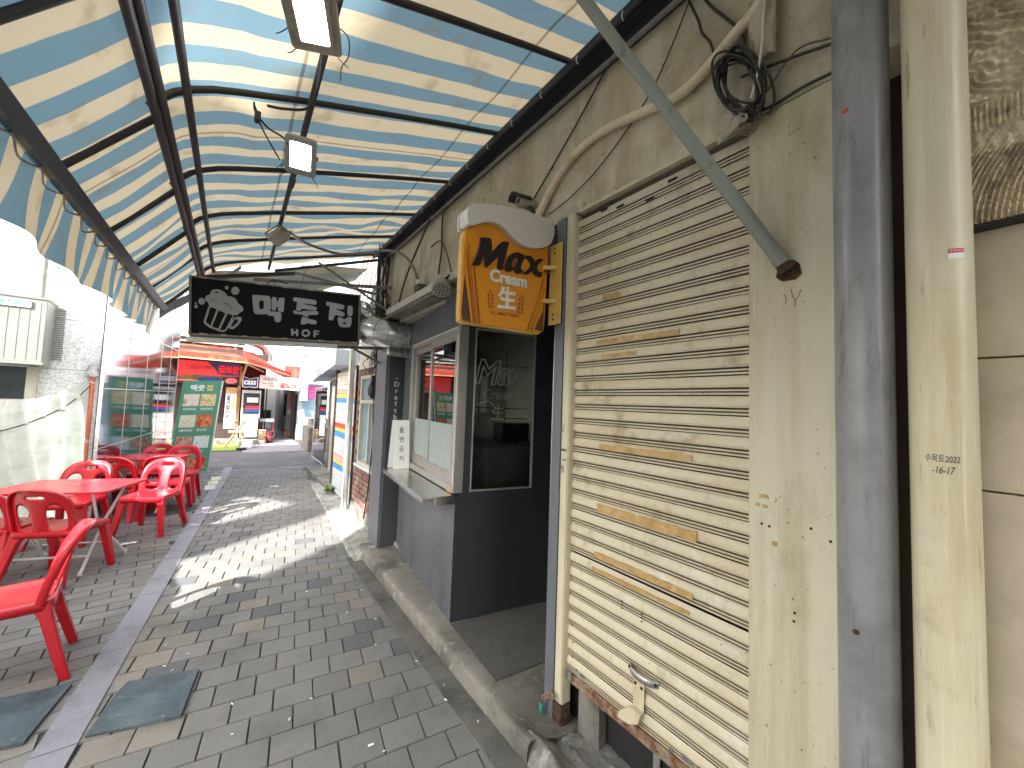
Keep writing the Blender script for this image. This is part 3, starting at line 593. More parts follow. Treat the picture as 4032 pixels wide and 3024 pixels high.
for (yy, zz, w, h, s_) in ((.532, 1.337, .036, .018, 1), (.550, 1.307, .012, .014, 2), (.526, 1.305, .020, .014, 3), (.503, 1.195, .020, .022, 4)):
    r3 = random.Random(s_); obj('tape_scrap', MB().poly([[(w * .5 * c * r3.uniform(.6, 1.1), h * .5 * d * r3.uniform(.6, 1.15)) for c, d in ((-1, -1), (-.2, -.8), (1, -1), (.9, 0), (1, 1), (.1, .85), (-1, 1), (-.85, .1))]], FX(1.4078, yy, zz), 0, .0008), 'tape', bld)
for (yy, zz) in ((.538, 1.248), (.516, 1.245), (.449, 1.007), (.451, .982), (.407, 1.268), (.361, 1.244)): obj('drill_hole', MB().cyl((1.4082, yy, zz), (1.4070, yy, zz), .0042, 7), 'dark_inside', bld)
mb = MB()
for pl in (((.455, 2.00), (.450, 1.975), (.444, 1.96), (.446, 1.94)), ((.428, 1.992), (.436, 1.97), (.444, 1.96)), ((.474, 1.985), (.468, 1.972), (.47, 1.955))): mb.tube([Vector((1.4078, a, b)) for a, b in pl], .0011, 4, smooth=3)
obj('paint_cracks', mb, 'cable_brown', bld)

# roller shutter -------------------------------------------------------
sh = thing('roller_shutter', 'dirty cream metal roller shutter with old tape strips and a rusty bottom rail', 'shutter', (1.45, 1.0, .27))
prof = [(0, -.014), (.0025, .004), (.009, .0055), (.0125, -.002), (.0155, .0045), (.0215, .0055), (.0245, -.013), (.0285, .0075), (.038, .0115), (.052, .0105), (.063, .0075), (.0705, .002)]
P_ = .0722; NS = 32; fa = MB(); fg = MB(); y0, y1 = .562, 1.432
for i in range(NS):
    zb = .292 + i * P_ + rnd.uniform(-.0012, .0012); tl = rnd.uniform(-.0012, .0012); ox = rnd.uniform(-.002, .002)
    if i == 8: zb += .006
    ny = 20
    for k in range(len(prof) - 1):
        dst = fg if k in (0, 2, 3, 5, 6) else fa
        vs = []
        for a in range(ny + 1):
            y = y0 + (y1 - y0) * a / ny; wv = .0016 * mnoise.noise(Vector((y * 3.1, i * 1.7, 0)))
            for kk in (k, k + 1): vs.append((1.452 - prof[kk][1] - ox - wv, y, zb + prof[kk][0] + tl * (y - 1) * 2))
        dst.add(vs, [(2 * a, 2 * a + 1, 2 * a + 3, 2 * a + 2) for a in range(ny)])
cur = obj('curtain', fa, 'shutter', sh, ang=50)
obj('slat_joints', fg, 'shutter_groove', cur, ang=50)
mb = MB(); mb.box((1.440, .57, .262), (1.476, 1.415, .289)); mb.box((1.446, .57, .235), (1.452, 1.415, .262)); mb.box((1.476, 1.22, .20), (1.486, 1.26, .262)); obj('bottom_rail', mb, 'rusty', sh, bev=.003)
mb = MB()
for (yy, zz) in ((1.253, 2.60), (.885, 2.582), (1.154, 2.577), (.994, 2.545)): obj('vent_slot', MB().poly([rrect(-.022, -.006, .022, .006, .0055)], FX(1.4385, yy, zz - .012), 0, .0015), 'dark_inside', cur)
def tape(ya, za, yb, zb, h, seed):
    r3 = random.Random(seed); n = 14; top = []; bot = []
    for i in range(n + 1):
        y = ya + (yb - ya) * i / n; z = za + (zb - za) * i / n; top.append((-y, z + h / 2 * r3.uniform(.72, 1.08))); bot.append((-y, z - h / 2 * r3.uniform(.72, 1.08)))
    mb = MB(); mb.poly([top + bot[::-1]], FX(1.4375, 0, 0), 0, .0012); return mb
zsl = lambda z: .292 + round((z - .292 - .042) / P_) * P_ + .043
for i, (ya, yb, z, h) in enumerate(((1.253, .768, 1.155, .042), (1.262, .781, .935, .030), (1.276, .793, .862, .020), (1.279, .85, 1.930, .026), (1.249, .789, 1.445, .030), (1.246, 1.143, 2.167, .034), (1.247, 1.05, 1.86, .018))):
    obj('tape_strip', tape(ya, zsl(z), yb, zsl(z) + (-.004 if i % 2 else .003), h, i), 'tape', cur)
hp = [(1.442, 1.056, .515), (1.436, 1.05, .515), (1.418, 1.03, .513), (1.410, .99, .511), (1.418, .95, .509), (1.436, .93, .508), (1.442, .92, .508)]
mb = MB()
for a, b in zip(hp[:-1], hp[1:]): mb.bar(a, b, .026, .004, up=(1, 0, 0))
mb2 = MB().add([], [])
def strap(pts, w, t):
    mb = MB(); vs = []
    for (x, y, z) in pts: vs += [(x, y, z - w / 2), (x, y, z + w / 2)]
    mb.add(vs, [(2 * i, 2 * i + 1, 2 * i + 3, 2 * i + 2) for i in range(len(pts) - 1)]); return mb
obj('handle', strap([tuple(p) for p in spline([Vector(p) for p in hp], 4)], .028, .003), 'aluminium', sh, solid=.003)
mb = MB(); mb.poly([rrect(-.026, -.06, .026, .06, .004)], FX(1.437, 1.005, .43), 0, .004)
mb.poly([[(-.03, -.06), (.026, -.06), (.012, -.105), (-.03, -.13), (-.085, -.135), (-.08, -.11)]], FX(1.430, 1.005, .43), -.002, .02)
obj('latch_bracket', mb, 'cream_paint', sh, bev=.002)
mb = MB()
for (yy, zz) in ((1.02, .465), (.99, .46), (1.05, .515), (.927, .508)): mb.cyl((1.4345, yy, zz), (1.429, yy, zz), .006, 8)
obj('bolt_heads', mb, 'dark_inside', sh)
mb = MB(); mb.poly([rrect(-.012, -.022, .012, .022, .006)], FX(1.445, 1.402, .275), 0, .012); obj('end_tab', mb, 'steel_dull', sh)
# paint scars on the bottom slats
mb = MB()
for (yy, zz, w, h) in ((1.325, .315, .035, .02), (.80, .32, .07, .018), (.74, .325, .05, .014), (.70, .31, .09, .012), (.86, .306, .03, .02), (.66, .318, .06, .016)):
    r3 = random.Random(int(yy * 1000)); mb.poly([[(w * .5 * r3.uniform(.5, 1.1) * math.cos(a * .628), h * .5 * r3.uniform(.4, 1.2) * math.sin(a * .628)) for a in range(10)]], FX(1.4405, yy, zz), 0, .0012)
obj('paint_scars', mb, 'pane_blue' if False else 'grey_paint', cur)
mb = MB()
for (yy, zz) in ((1.1, .73), (1.1, .745), (1.1, .76), (1.0, .72), (1.0, .735), (1.0, .75), (1.39, .44), (1.39, .37), (1.4, .52), (1.36, .325)): mb.cyl((1.4405, yy, zz), (1.4375, yy, zz), .0035, 7)
obj('rivet_holes', mb, 'dark_inside', cur)
obj('guide_channel', MB().box((1.412, 1.428, .03), (1.47, 1.434, 2.63)).box((1.408, 1.434, .12), (1.470, 1.480, 2.635)), 'cream_paint', sh, bev=.003)
obj('far_guide', MB().box((1.425, .555, .0), (1.47, .561, 2.63)), 'cream_paint', sh)
obj('channel_foot', MB().box((1.404, 1.427, -.0), (1.472, 1.483, .13)), 'rust_deep', sh, bev=.004)
text('0962', FX(1.408, 1.476, 1.372), .036, None, 'ink', sh, shear=.2); text('>1234', FX(1.408, 1.475, 1.325), .038, None, 'ink', sh, shear=.25)
mb = MB()
for k in range(5):
    z = 1.28 + k * .012 if k < 3 else 1.45 + k * .012
    mb.tube([(1.4065, 1.474 - rnd.random() * .02, z + rnd.uniform(-.02, .02)) for _ in range(4)], .0010, 4, smooth=3)
obj('scribbles', mb, 'ink', sh)
hasp = thing('hasp', 'bent rusty hasp sticking out from the foot of the shutter channel', 'hasp', (1.36, 1.48, .02))
mb = MB(); mb.poly([[(-.05, -.02), (0, .035), (.045, .05), (.045, .02), (.01, .005), (-.035, -.045)], [(-.034, -.022), (.0, .012), (.004, .018), (-.004, .018), (-.036, -.014)]], FX(1.380, 1.495, .135), 0, .004); obj('hasp_plate', mb, 'rusty', hasp)
lk = thing('padlock', 'small teal padlock dangling from the rusty hasp', 'padlock', (1.37, 1.52, .0))
mb = MB(); mb.box((1.366, 1.523, .046), (1.382, 1.547, .084)); obj('lock_body', mb, 'teal_lock', lk, bev=.003)
obj('shackle', MB().tube([(1.374, 1.528, .081), (1.374, 1.528, .108), (1.374, 1.535, .120), (1.374, 1.542, .108), (1.374, 1.542, .081)], .0022, 6, smooth=4), 'chrome', lk)

jb = thing('door_jamb', 'blue-grey painted steel door jamb beside the cream shutter channel', 'door jamb', (1.40, 1.52, .1))
mb = MB(); mb.box((1.402, 1.484, .0), (1.47, 1.520, 2.63)); mb.box((1.408, 1.520, .0), (1.47, 1.556, 2.63)); obj('jamb_post', mb, 'grey_paint', jb, bev=.003)
obj('edge_trim', MB().box((1.410, 1.556, .0), (1.47, 1.560, 2.63)), 'stainless', jb)

# drainpipes -----------------------------------------------------------
def pipe(name, label, y, r, m, sock):
    t = thing(name, label, 'drainpipe', (1.30, y, 0))
    obj('pipe_tube', MB().lathe((1.30, y, -.01), [(r, 0), (r, 4.2)], 48), m, t)
    mb = MB()
    for z in sock: mb.lathe((1.30, y, z), [(r + .001, 0), (r + .007, .004), (r + .007, .016), (r + .001, .02)], 40)
    return t
gp = pipe('drainpipe', 'grey plastic drainpipe with scuffs and one rusty screw', .262, .0575, 'grey_pvc', [])
cp = pipe('drainpipe', 'cream plastic drainpipe with handwriting and a red sticker', .130, .0535, 'cream_pvc', [])
mb = MB(); mb.lathe((1.2428, .272, 1.088), [(.0065, 0), (.006, .004), (.002, .007)], 8, axis=(-1, 0, 0)); obj('rusty_screw', mb, 'rust_deep', gp)
obj('paint_speck', MB().poly([[(.007 * math.cos(a) * (1 + .3 * math.sin(3 * a)), .006 * math.sin(a)) for a in [k * .7 for k in range(9)]]], frame((1.2455, .281, 2.397), (-.35, -.94, 0)), -.002, .0012), 'ink_red', gp)
def cylmap(y, r, u0, z0, ang0):
    return lambda u, v, w=0.: Vector((1.30 - (r + w) * math.cos(ang0 + (u - u0) / r), y - (r + w) * math.sin(ang0 + (u - u0) / r), z0 + v))
text('수목토2022', None, .052, .017, 'ink_blue', cp, 'handwriting', mapf=cylmap(.130, .0535, .026, 1.510, .06), depth=.0002, stand=.0006, shear=.12)
text('-16-17', None, .034, .016, 'ink', cp, 'handwriting', mapf=cylmap(.130, .0535, .015, 1.486, .06), depth=.0002, stand=.0006, shear=.35)
F = cylmap(.130, .0535, 0, 1.955, .38); mb = MB()
mb.grid(lambda u, v: F(u * .026, .012 + v * .010, .0006), 6, 1); obj('sticker', mb, 'ink_red', cp)
mb = MB(); mb.grid(lambda u, v: F(u * .026, v * .012, .0006), 6, 1); obj('sticker', mb, 'paper', cp)
text('한국하수도', None, .022, .006, 'paper', cp, mapf=lambda u, v, w=0.: F(u + .002, v + .014, w), depth=.0001, stand=.0010)

# slanting strut and the services on the plaster wall -------------------
st = thing('awning_strut', 'grey-green steel strut slanting from the awning down to a rusty wall plate', 'strut', (1.41, .463, 2.06))
a = Vector((1.405, .463, 2.062)); b = Vector((.40, .60, 3.35)); d = (b - a)
b = Vector((.97, .965, 3.12)); obj('strut_tube', MB().tube([a + (b - a) * .02, b + (b - a) * .35], .0215, 20), 'strut_paint', st)
mb = MB(); mb.lathe((1.409, .463, 2.06), [(.03, 0), (.03, .006), (.022, .02), (.0225, .05)], 14, axis=(b - a)); mb.poly([chaikin([(-.035, -.03), (.04, -.035), (.03, .03), (-.025, .035)], 1)], FX(1.408, .463, 2.06), 0, .004); obj('wall_plate', mb, 'rust_deep', st, bev=.002)
def cable(name, label, pts, r, m='cable', k=7, cat='cable', group=None, n=8):
    return obj(name, MB().tube([Vector(p) for p in pts], r, n, smooth=k), m, None, label, cat, group)
hose = [(1.385, .40, 3.20), (1.385, .524, 3.019), (1.385, .614, 2.965), (1.388, .685, 2.928), (1.39, .769, 2.894), (1.39, .858, 2.885), (1.39, 1.053, 2.926), (1.39, 1.20, 2.955), (1.39, 1.32, 2.958), (1.39, 1.486, 2.915), (1.39, 1.619, 2.812), (1.38, 1.703, 2.706), (1.375, 1.74, 2.62)]
cable('wrapped_hose', 'thick cream tape-wrapped hose arching over the plaster above the shutter', hose, .0205, 'hose_wrap', 10, 'hose', n=12)
cable('wall_cable', 'thin black cable slanting from the awning rail to the yellow beer sign', [(1.40, 1.10, 3.41), (1.40, 1.165, 3.34), (1.405, 1.44, 3.111), (1.405, 1.833, 2.813)], .0045, k=3)
cable('wall_cable', 'thin black wire crossing behind the strut and the wrapped hose', [(1.405, .80, 3.27), (1.405, .925, 3.057), (1.405, 1.051, 2.93), (1.405, 1.255, 2.80), (1.405, 1.45, 2.73), (1.405, 1.64, 2.70)], .003, k=5)
cable('wall_cable', 'black cable hanging from above onto the cable coil, left of the two', [(1.40, .85, 3.45), (1.40, .8, 3.269), (1.40, .76, 3.15), (1.40, .743, 3.08), (1.40, .712, 3.02), (1.40, .696, 2.95)], .005, k=5)
cable('wall_cable', 'black cable hanging from above behind the cream hose, right of the two', [(1.405, .80, 3.4), (1.405, .731, 3.208), (1.405, .66, 3.08), (1.405, .615, 3.0), (1.40, .590, 2.93), (1.40, .601, 2.87)], .0055, k=5)
cable('wall_cable', 'straight black cable from the cable coil to the grey drainpipe', [(1.40, .60, 2.80), (1.40, .536, 2.784), (1.40, .44, 2.757), (1.39, .33, 2.715)], .0048, k=4)
cable('wall_cable', 'curved brown wire between the cable coil and the grey drainpipe', [(1.40, .52, 2.69), (1.398, .48, 2.735), (1.396, .438, 2.768), (1.395, .405, 2.768), (1.39, .36, 2.745), (1.38, .32, 2.72)], .003, 'cable_brown', k=5)
cable('wall_cable', 'black cable running down along the pilaster top under the cable coil', [(1.402, .58, 2.645), (1.402, .50, 2.632), (1.402, .42, 2.640), (1.40, .33, 2.633)], .005, k=4)
coil = thing('cable_coil', 'tangled coil of black cable hanging over the shutter corner', 'cable coil', (1.38, .58, 2.62))
mb = MB()
for k in range(11):
    r3 = random.Random(k); rx = .055 + r3.uniform(-.012, .014); rz = .135 + r3.uniform(-.02, .02); cy = .590 + r3.uniform(-.012, .012); cz = 2.755 + r3.uniform(-.02, .02); ph = r3.random() * 6; tl = .38 + r3.uniform(-.12, .12)
    pts = []
    for i in range(16):
        t = i / 15 * 5.9 + ph; u = rx * math.cos(t); v = rz * math.sin(t); pts.append((1.377 - .018 * math.sin(t * 2 + k) - k * .0022, cy + u * math.cos(tl) + v * math.sin(tl), cz + v * math.cos(tl) - u * math.sin(tl)))
    mb.tube([Vector(p) for p in pts], .0042, 6, smooth=3)
obj('cable_loops', mb, 'cable', coil)
mb = MB()
for k in range(3): mb.tube([(1.37, .56 + .02 * math.cos(t * .7) * (1 + k * .3), 2.615 + .045 * math.sin(t * .7) - .01 * k) for t in range(9)], .0028, 5, smooth=3)
obj('brown_loops', mb, 'cable_brown', coil)
obj('plastic_wrap', MB().grid(lambda u, v: (1.36 + .012 * mnoise.noise(Vector((u * 5, v * 5, 0))), .56 + u * .10 + .02 * v + .008 * mnoise.noise(Vector((u * 9, v * 4, 3))), 2.61 + v * .10 - .05 * u + .012 * mnoise.noise(Vector((u * 6, v * 9, 7)))), 10, 10), 'clear_film', coil, solid=.0015, ang=20)
cable('binding_string', 'cream plastic string hanging down across the cable coil', [(1.37, .50, 3.06), (1.36, .512, 2.96), (1.355, .515, 2.85), (1.35, .525, 2.75), (1.35, .535, 2.70), (1.35, .548, 2.66)], .0042, 'string_cream', 5, 'string')
obj('plastic_bag', MB().grid(lambda u, v: (1.385 - .02 * math.sin(u * 3.1) + .012 * mnoise.noise(Vector((u * 4, v * 4, 9))), .485 + u * .085, 2.80 + v * .24 + .02 * mnoise.noise(Vector((u * 5, v * 7, 2)))), 12, 14), 'clear_film', None, 'crumpled translucent plastic bag tied behind the cream hose', 'bag', ang=20, solid=.001)

# small things along the wall further on
cm = thing('security_camera', 'small dark bullet security camera above the yellow beer sign', 'camera', (1.38, 1.72, 2.70))
ax = Vector((-.35, .72, .12)).normalized(); c0 = Vector((1.285, 1.775, 2.80))
obj('camera_body', MB().lathe(c0, [(.0, .012), (.022, .010), (.028, .0), (.034, .0), (.035, .03), (.034, .10), (.026, .115), (.0, .118)], 20, axis=(.72, -.10, .02)), 'lamp_case', cm)
obj('camera_lens', MB().lathe(c0, [(.0, .002), (.012, .004), (.014, .012)], 14, axis=(.72, -.10, .02)), 'black_plastic', cm)
obj('camera_hood', MB().grid(lambda u, v: c0 + Vector((.72, -.10, .02)).normalized() * (-.045 + v * .12) + Vector((.137, .99, 0)) * (.040 * math.cos(u * 3.14)) + Vector((0, 0, 1)) * (.040 * math.sin(u * 3.14)), 12, 2), 'black_plastic', cm, solid=.003)
obj('camera_arm', MB().tube([c0 + Vector((.06, -.01, -.02)), (1.36, 1.74, 2.76), (1.375, 1.72, 2.72), (1.42, 1.71, 2.71)], .014, 10, smooth=3), 'black_plastic', cm)
fl = thing('spot_lamp', 'round wall lamp head with a perforated face beside the beer sign', 'lamp', (1.15, 2.45, 2.33))
c0 = Vector((1.135, 2.44, 2.40)); axl = Vector((-.25, -.55, -.8))
obj('lamp_head', MB().lathe(c0, [(.0, -.095), (.027, -.088), (.037, -.06), (.047, -.055), (.064, -.012), (.066, .02), (.058, .024), (.0, .024)], 22, axis=axl), 'showerhead', fl)
mb = MB(); A = axl.normalized(); S1 = A.cross(Vector((0, 0, 1))).normalized(); S2 = A.cross(S1)
for rr, n in ((0, 1), (.023, 6), (.045, 11)):
    for k in range(n): t = 6.283 * k / n; mb.cyl(c0 + A * .022 + S1 * rr * math.cos(t) + S2 * rr * math.sin(t), c0 + A * .0257 + S1 * rr * math.cos(t) + S2 * rr * math.sin(t), .0066, 8)
obj('lamp_holes', mb, 'dark_inside', fl)
obj('lamp_arm', MB().tube([c0 - A * .06, c0 - A * .09 + Vector((.03, .0, .02)), (1.24, 2.40, 2.53), (1.42, 2.30, 2.56)], .010, 8, smooth=4), 'cable', fl)
cable('conduit', 'cream conduit running along the wall above the booth ledge', [(1.40, 1.75, 2.62), (1.40, 2.25, 2.60), (1.40, 2.7, 2.63), (1.395, 3.1, 2.62), (1.395, 3.5, 2.61)], .013, 'pipe_white', 4, 'conduit')
jx = thing('junction_box', 'small grey junction box where the arched conduit meets the wall', 'box', (1.36, 3.4, 2.58)); obj('box_body', MB().box((1.33, 3.36, 2.58), (1.419, 3.46, 2.70)), 'concrete', jx, bev=.006); obj('box_collar', MB().cyl((1.35, 3.4, 2.70), (1.35, 3.4, 2.74), .024), 'pipe_white', jx)
cable('arched_conduit', 'dark conduit arching from the third flood lamp across to the wall box', [(.30, 3.62, 2.965), (.40, 3.72, 2.955), (.55, 3.8, 2.955), (.75, 3.9, 2.985), (.95, 3.85, 3.03), (1.12, 3.65, 3.04), (1.22, 3.5, 2.98), (1.30, 3.44, 2.87), (1.345, 3.41, 2.74)], .013, 'steel_dull', 8, 'conduit')
hang = ['black twisted wire hanging on the far plaster wall', 'black wire drooping from the awning rail towards the lamp head', 'black cable falling from the rail corner to the ledge', 'thin dark wire looping along the ledge', 'dark wire sagging beside the junction box']
cable('wall_cable', hang[0], [(1.395, 3.02, 3.40), (1.39, 3.03, 3.15), (1.395, 3.03, 2.95), (1.39, 3.06, 2.72)], .008)
cable('wall_cable', hang[1], [(1.39, 3.25, 3.02), (1.37, 3.0, 2.99), (1.36, 2.85, 2.83), (1.35, 2.72, 2.62), (1.30, 2.58, 2.56), (1.24, 2.5, 2.56)], .006)
cable('wall_cable', hang[2], [(1.38, 3.15, 3.38), (1.36, 3.4, 3.15), (1.33, 3.62, 2.9), (1.30, 3.70, 2.7), (1.28, 3.74, 2.5)], .009)
cable('wall_cable', hang[3], [(1.36, 2.5, 2.60), (1.30, 2.75, 2.56), (1.27, 3.0, 2.545), (1.33, 3.2, 2.60), (1.36, 3.38, 2.62)], .006)
cable('wall_cable', hang[4], [(1.36, 3.3, 2.66), (1.33, 3.12, 2.60), (1.30, 3.0, 2.53), (1.26, 2.95, 2.50), (1.24, 3.2, 2.52)], .006)
# ------------------------------------------------------------------ dark grey bar booth
C0 = Vector((1.300, 2.415, 0)); CL = Vector((1.470, 3.967, 0)); CS = Vector((1.995, 2.271, 0))
tF = (CL - C0).normalized(); tS = (CS - C0).normalized()
FB = lambda u, v, w=0.: C0 + tF * u + Vector((0, 0, v)) + Vector((-tF.y, tF.x, 0)) * w      # front : u away from the camera, w out to the alley
FS = lambda u, v, w=0.: C0 + tS * u + Vector((0, 0, v)) + Vector((tS.y, -tS.x, 0)) * w      # side : w towards the camera
LB = (CL - C0).length
bb = thing('bar_booth', 'dark grey sheet-clad bar booth with a serving window, set on the concrete step', 'booth', (1.6, 3.0, .1))
def panel(name, F, x0, x1, z0, z1, hx0, hx1, hz0, hz1, m, th=.03, out=0.):
    mb = MB(); mb.fbox(F, (x0, z0, out - th), (hx0, z1, out)); mb.fbox(F, (hx1, z0, out - th), (x1, z1, out)); mb.fbox(F, (hx0, z0, out - th), (hx1, hz0, out)); mb.fbox(F, (hx0, hz1, out - th), (hx1, z1, out))
    return obj(name, mb, m, bb)
panel('front_wall', FB, 0.0, LB, .1, 2.43, .02, 1.225, .985, 2.14, 'booth_paint')
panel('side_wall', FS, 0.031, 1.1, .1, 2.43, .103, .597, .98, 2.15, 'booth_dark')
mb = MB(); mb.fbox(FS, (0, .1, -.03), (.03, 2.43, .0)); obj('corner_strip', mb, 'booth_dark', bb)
mb = MB(); mb.box((2.38, 2.30, .1), (2.42, 4.2, 2.43)); mb.box((1.50, 4.15, .1), (2.42, 4.2, 2.43)); mb.box((1.34, 2.46, 2.40), (2.40, 4.15, 2.43)); mb.box((1.46, 2.5, .1), (2.38, 4.1, .14)); obj('inner_walls', mb, 'interior_grey', bb)
mb = MB(); mb.box((1.75, 2.75, .14), (2.36, 3.3, 1.24)); mb.box((2.15, 3.4, 1.5), (2.37, 4.1, 1.9)); obj('inner_counter', mb, 'interior_grey', bb, bev=.01)
obj('counter_top', MB().box((1.73, 2.73, 1.24), (2.37, 3.32, 1.26)), 'steel_dull', bb)
mb = MB(); mb.box((1.95, 2.80, 1.27), (2.25, 2.95, 1.44)); obj('till', mb, 'black_plastic', bb, bev=.008)
mb = MB()
for k, (u, v) in enumerate([(a, b) for b in range(6) for a in range(2)] + [(2, 1), (2, 3), (2, 5)][:2]):
    c = FB(1.34 + u * .034 + (v % 2) * .017, .28 + v * .033, .0); mb.cyl(c, c + (FB(0, 0, .0015) - FB(0, 0, 0)), .0085, 10)
obj('vent_holes', mb, 'dark_inside', bb)
# serving window
wf = MB(); u0, u1, z0, z1 = -.012, 1.235, .975, 2.155
for (a, b, c, d) in ((u0, u0 + .045, z0, z1), (u1 - .045, u1, z0, z1), (u0 + .045, u1 - .045, z0, z0 + .05), (u0 + .045, u1 - .045, z1 - .045, z1)): wf.fbox(FB, (a, c, -.05), (b, d, .022))
swf = obj('window_frame', wf, 'aluminium', bb, bev=.003)
mb = MB(); mb.fbox(FB, (u0 + .05, z1 - .012, .023), (u1 - .05, z1 - .004, .025)); mb.fbox(FB, (u0 + .012, z0 + .06, .023), (u0 + .019, z1 - .06, .025)); obj('weather_strip', mb, 'white_paint', swf)
def sash(u0, u1, z0, z1, w):
    m = MB()
    for (a, b, c, d) in ((u0, u0 + .035, z0, z1), (u1 - .035, u1, z0, z1), (u0 + .035, u1 - .035, z0, z0 + .085), (u0 + .035, u1 - .035, z1 - .05, z1)): m.fbox(FB, (a, c, w - .012), (b, d, w + .012))
    s = obj('window_sash', m, 'aluminium', bb, bev=.002)
    obj('pane', MB().fbox(FB, (u0 + .034, z0 + .08, w - .002), (u1 - .034, z1 - .045, w + .002)), 'window_glass', s)
    obj('frosted_film', MB().fbox(FB, (u0 + .036, z0 + .086, w + .0025), (u1 - .036, z0 + .42, w + .004)), 'curtain_film', s)
sash(.035, .635, 1.025, 2.11, .006); sash(.600, 1.19, 1.025, 2.11, -.024)
obj('counter_shelf', MB().fbox(FB, (-.03, .955, .0), (1.20, .968, .245)).fbox(FB, (-.03, .930, .225), (1.20, .955, .245)), 'stainless', bb, bev=.002)
obj('shelf_bracket', MB().fbox(FB, (.0, .90, .001), (.03, .955, .14)), 'stainless', bb)
obj('worn_sill_tape', MB().fbox(FB, (.02, .972, .0225), (.12, 1.0, .0245)), 'tape', bb)
sw = MB()
for (a, b, c, d) in ((.103, .113, .98, 2.15), (.585, .597, .98, 2.15), (.113, .585, .98, .99), (.113, .585, 2.14, 2.15)): sw.fbox(FS, (a, c, -.02), (b, d, .006))
swo = obj('side_window_frame', sw, 'aluminium', bb)
obj('side_pane', MB().fbox(FS, (.112, .988, -.010), (.586, 2.142, -.006)), 'dark_glass', swo)
# ledge over the booth
obj('ledge', MB().add([(1.20, 1.95, 2.475), (1.42, 1.95, 2.475), (1.42, 3.98, 2.46), (1.20, 3.85, 2.455), (1.20, 1.95, 2.535), (1.42, 1.95, 2.535), (1.42, 3.98, 2.52), (1.20, 3.85, 2.515)], [(3, 2, 1, 0), (4, 5, 6, 7), (0, 1, 5, 4), (1, 2, 6, 5), (2, 3, 7, 6), (3, 0, 4, 7)]), 'cream_wall', bb, bev=.004)
obj('ledge_underside', MB().box((1.21, 2.45, 2.432), (2.4, 3.95, 2.452)), 'concrete', bb)
co = thing('corner_column', 'dark steel column with white chalk lettering at the far end of the booth', 'column', (1.4, 4.05, .1))
obj('column_post', MB().box((1.315, 4.0, .1), (1.60, 4.34, 2.40)), 'column_paint', co, bev=.004)
obj('column_edge', MB().box((1.285, 4.012, .1), (1.3145, 4.34, 2.42)), 'grey_paint', co, bev=.002)
FCm = FYm(1.375, 4.0, 1.205)
text(list('-Draftbeer'), FCm, .054, .64, 'ink_white', co, vert=True, bold=.015)
# neon outline sign hung inside the side window
ns = thing('neon_sign', 'unlit neon tube beer sign hanging behind the dark side window', 'neon sign', FS(.35, 1.3, -.06))
FN = lambda u, v, w=0.: FS(u, v, w - .035)
text('Max', lambda u, v, w=0.: FN(.118 + u, 1.745 + v, w), .44, .19, 'neon_tube', ns, 'neon_lettering', shear=.25, bold=.015, fill=False, bevel=.018)
text('Cream', lambda u, v, w=0.: FN(.19 + u, 1.640 + v, w), .26, .075, 'neon_tube', ns, 'neon_lettering', shear=.2, fill=False, bevel=.013)
mb = MB()
for (a, b) in (((.315, 1.605), (.315, 1.495)), ((.28, 1.575), (.355, 1.575)), ((.27, 1.54), (.35, 1.54)), ((.255, 1.497), (.36, 1.497))): mb.tube([FN(*a), FN(*b)], .004, 8)
obj('neon_character', mb, 'neon_yellow', ns)
obj('neon_swirl', MB().tube([FN(.16, 1.60), FN(.22, 1.625), FN(.27, 1.60), FN(.285, 1.57), FN(.27, 1.545)], .0035, 7, smooth=5), 'neon_tube', ns)
mb = MB()
for z in (1.90, 1.575, 1.50): mb.tube([FN(.11, z, -.02), FN(.56, z, -.02)], .003, 6)
for u in (.17, .38): mb.tube([FN(u, 1.45, -.02), FN(u, 2.0, -.02)], .003, 6)
obj('neon_rack', mb, 'black_plastic', ns)
bd = thing('folded_notice', 'white folded notice board with handwritten letters standing on the steel counter', 'notice', FB(1.02, .97, .13))
FK = frame(FB(1.13, .970, .175), (.985, -.17, 0), (.0, .10, 1))
obj('front_leaf', MB().fbox(FK, (0, 0, 0), (.150, .455, .006)), 'paper', bd); FK2 = frame(FB(1.23, .970, .20), (.985, -.17, 0), (.03, -.07, 1)); obj('back_leaf', MB().fbox(FK2, (0, 0, 0), (.146, .452, .006)), 'paper', bd)
for i, ch in enumerate('흡연금지'): text(ch, (lambda z: lambda u, v, w=0.: FK(.056 + u, z + v, .006 + w))(.335 - i * .088), .040, .05, 'ink', bd, 'handwriting')
obj('poster_scrap', MB().fbox(FB, (1.30, 1.22, .0005), (1.38, 1.36, .002)), 'paper', bb)
dm = obj('door_mat', MB().add([(1.25, 1.775, .1035), (1.60, 1.745, .1035), (2.4, 1.72, .1035), (2.4, 2.24, .1035), (1.29, 2.385, .1035), (1.25, 1.775, .110), (1.60, 1.745, .110), (2.4, 1.72, .110), (2.4, 2.24, .110), (1.29, 2.385, .110)], [(9, 8, 7, 6, 5)] + [(i, (i + 1) % 5, 5 + (i + 1) % 5, 5 + i) for i in range(5)]), 'door_mat', None, 'dark worn door mat on the step in front of the bar entrance', 'door mat')

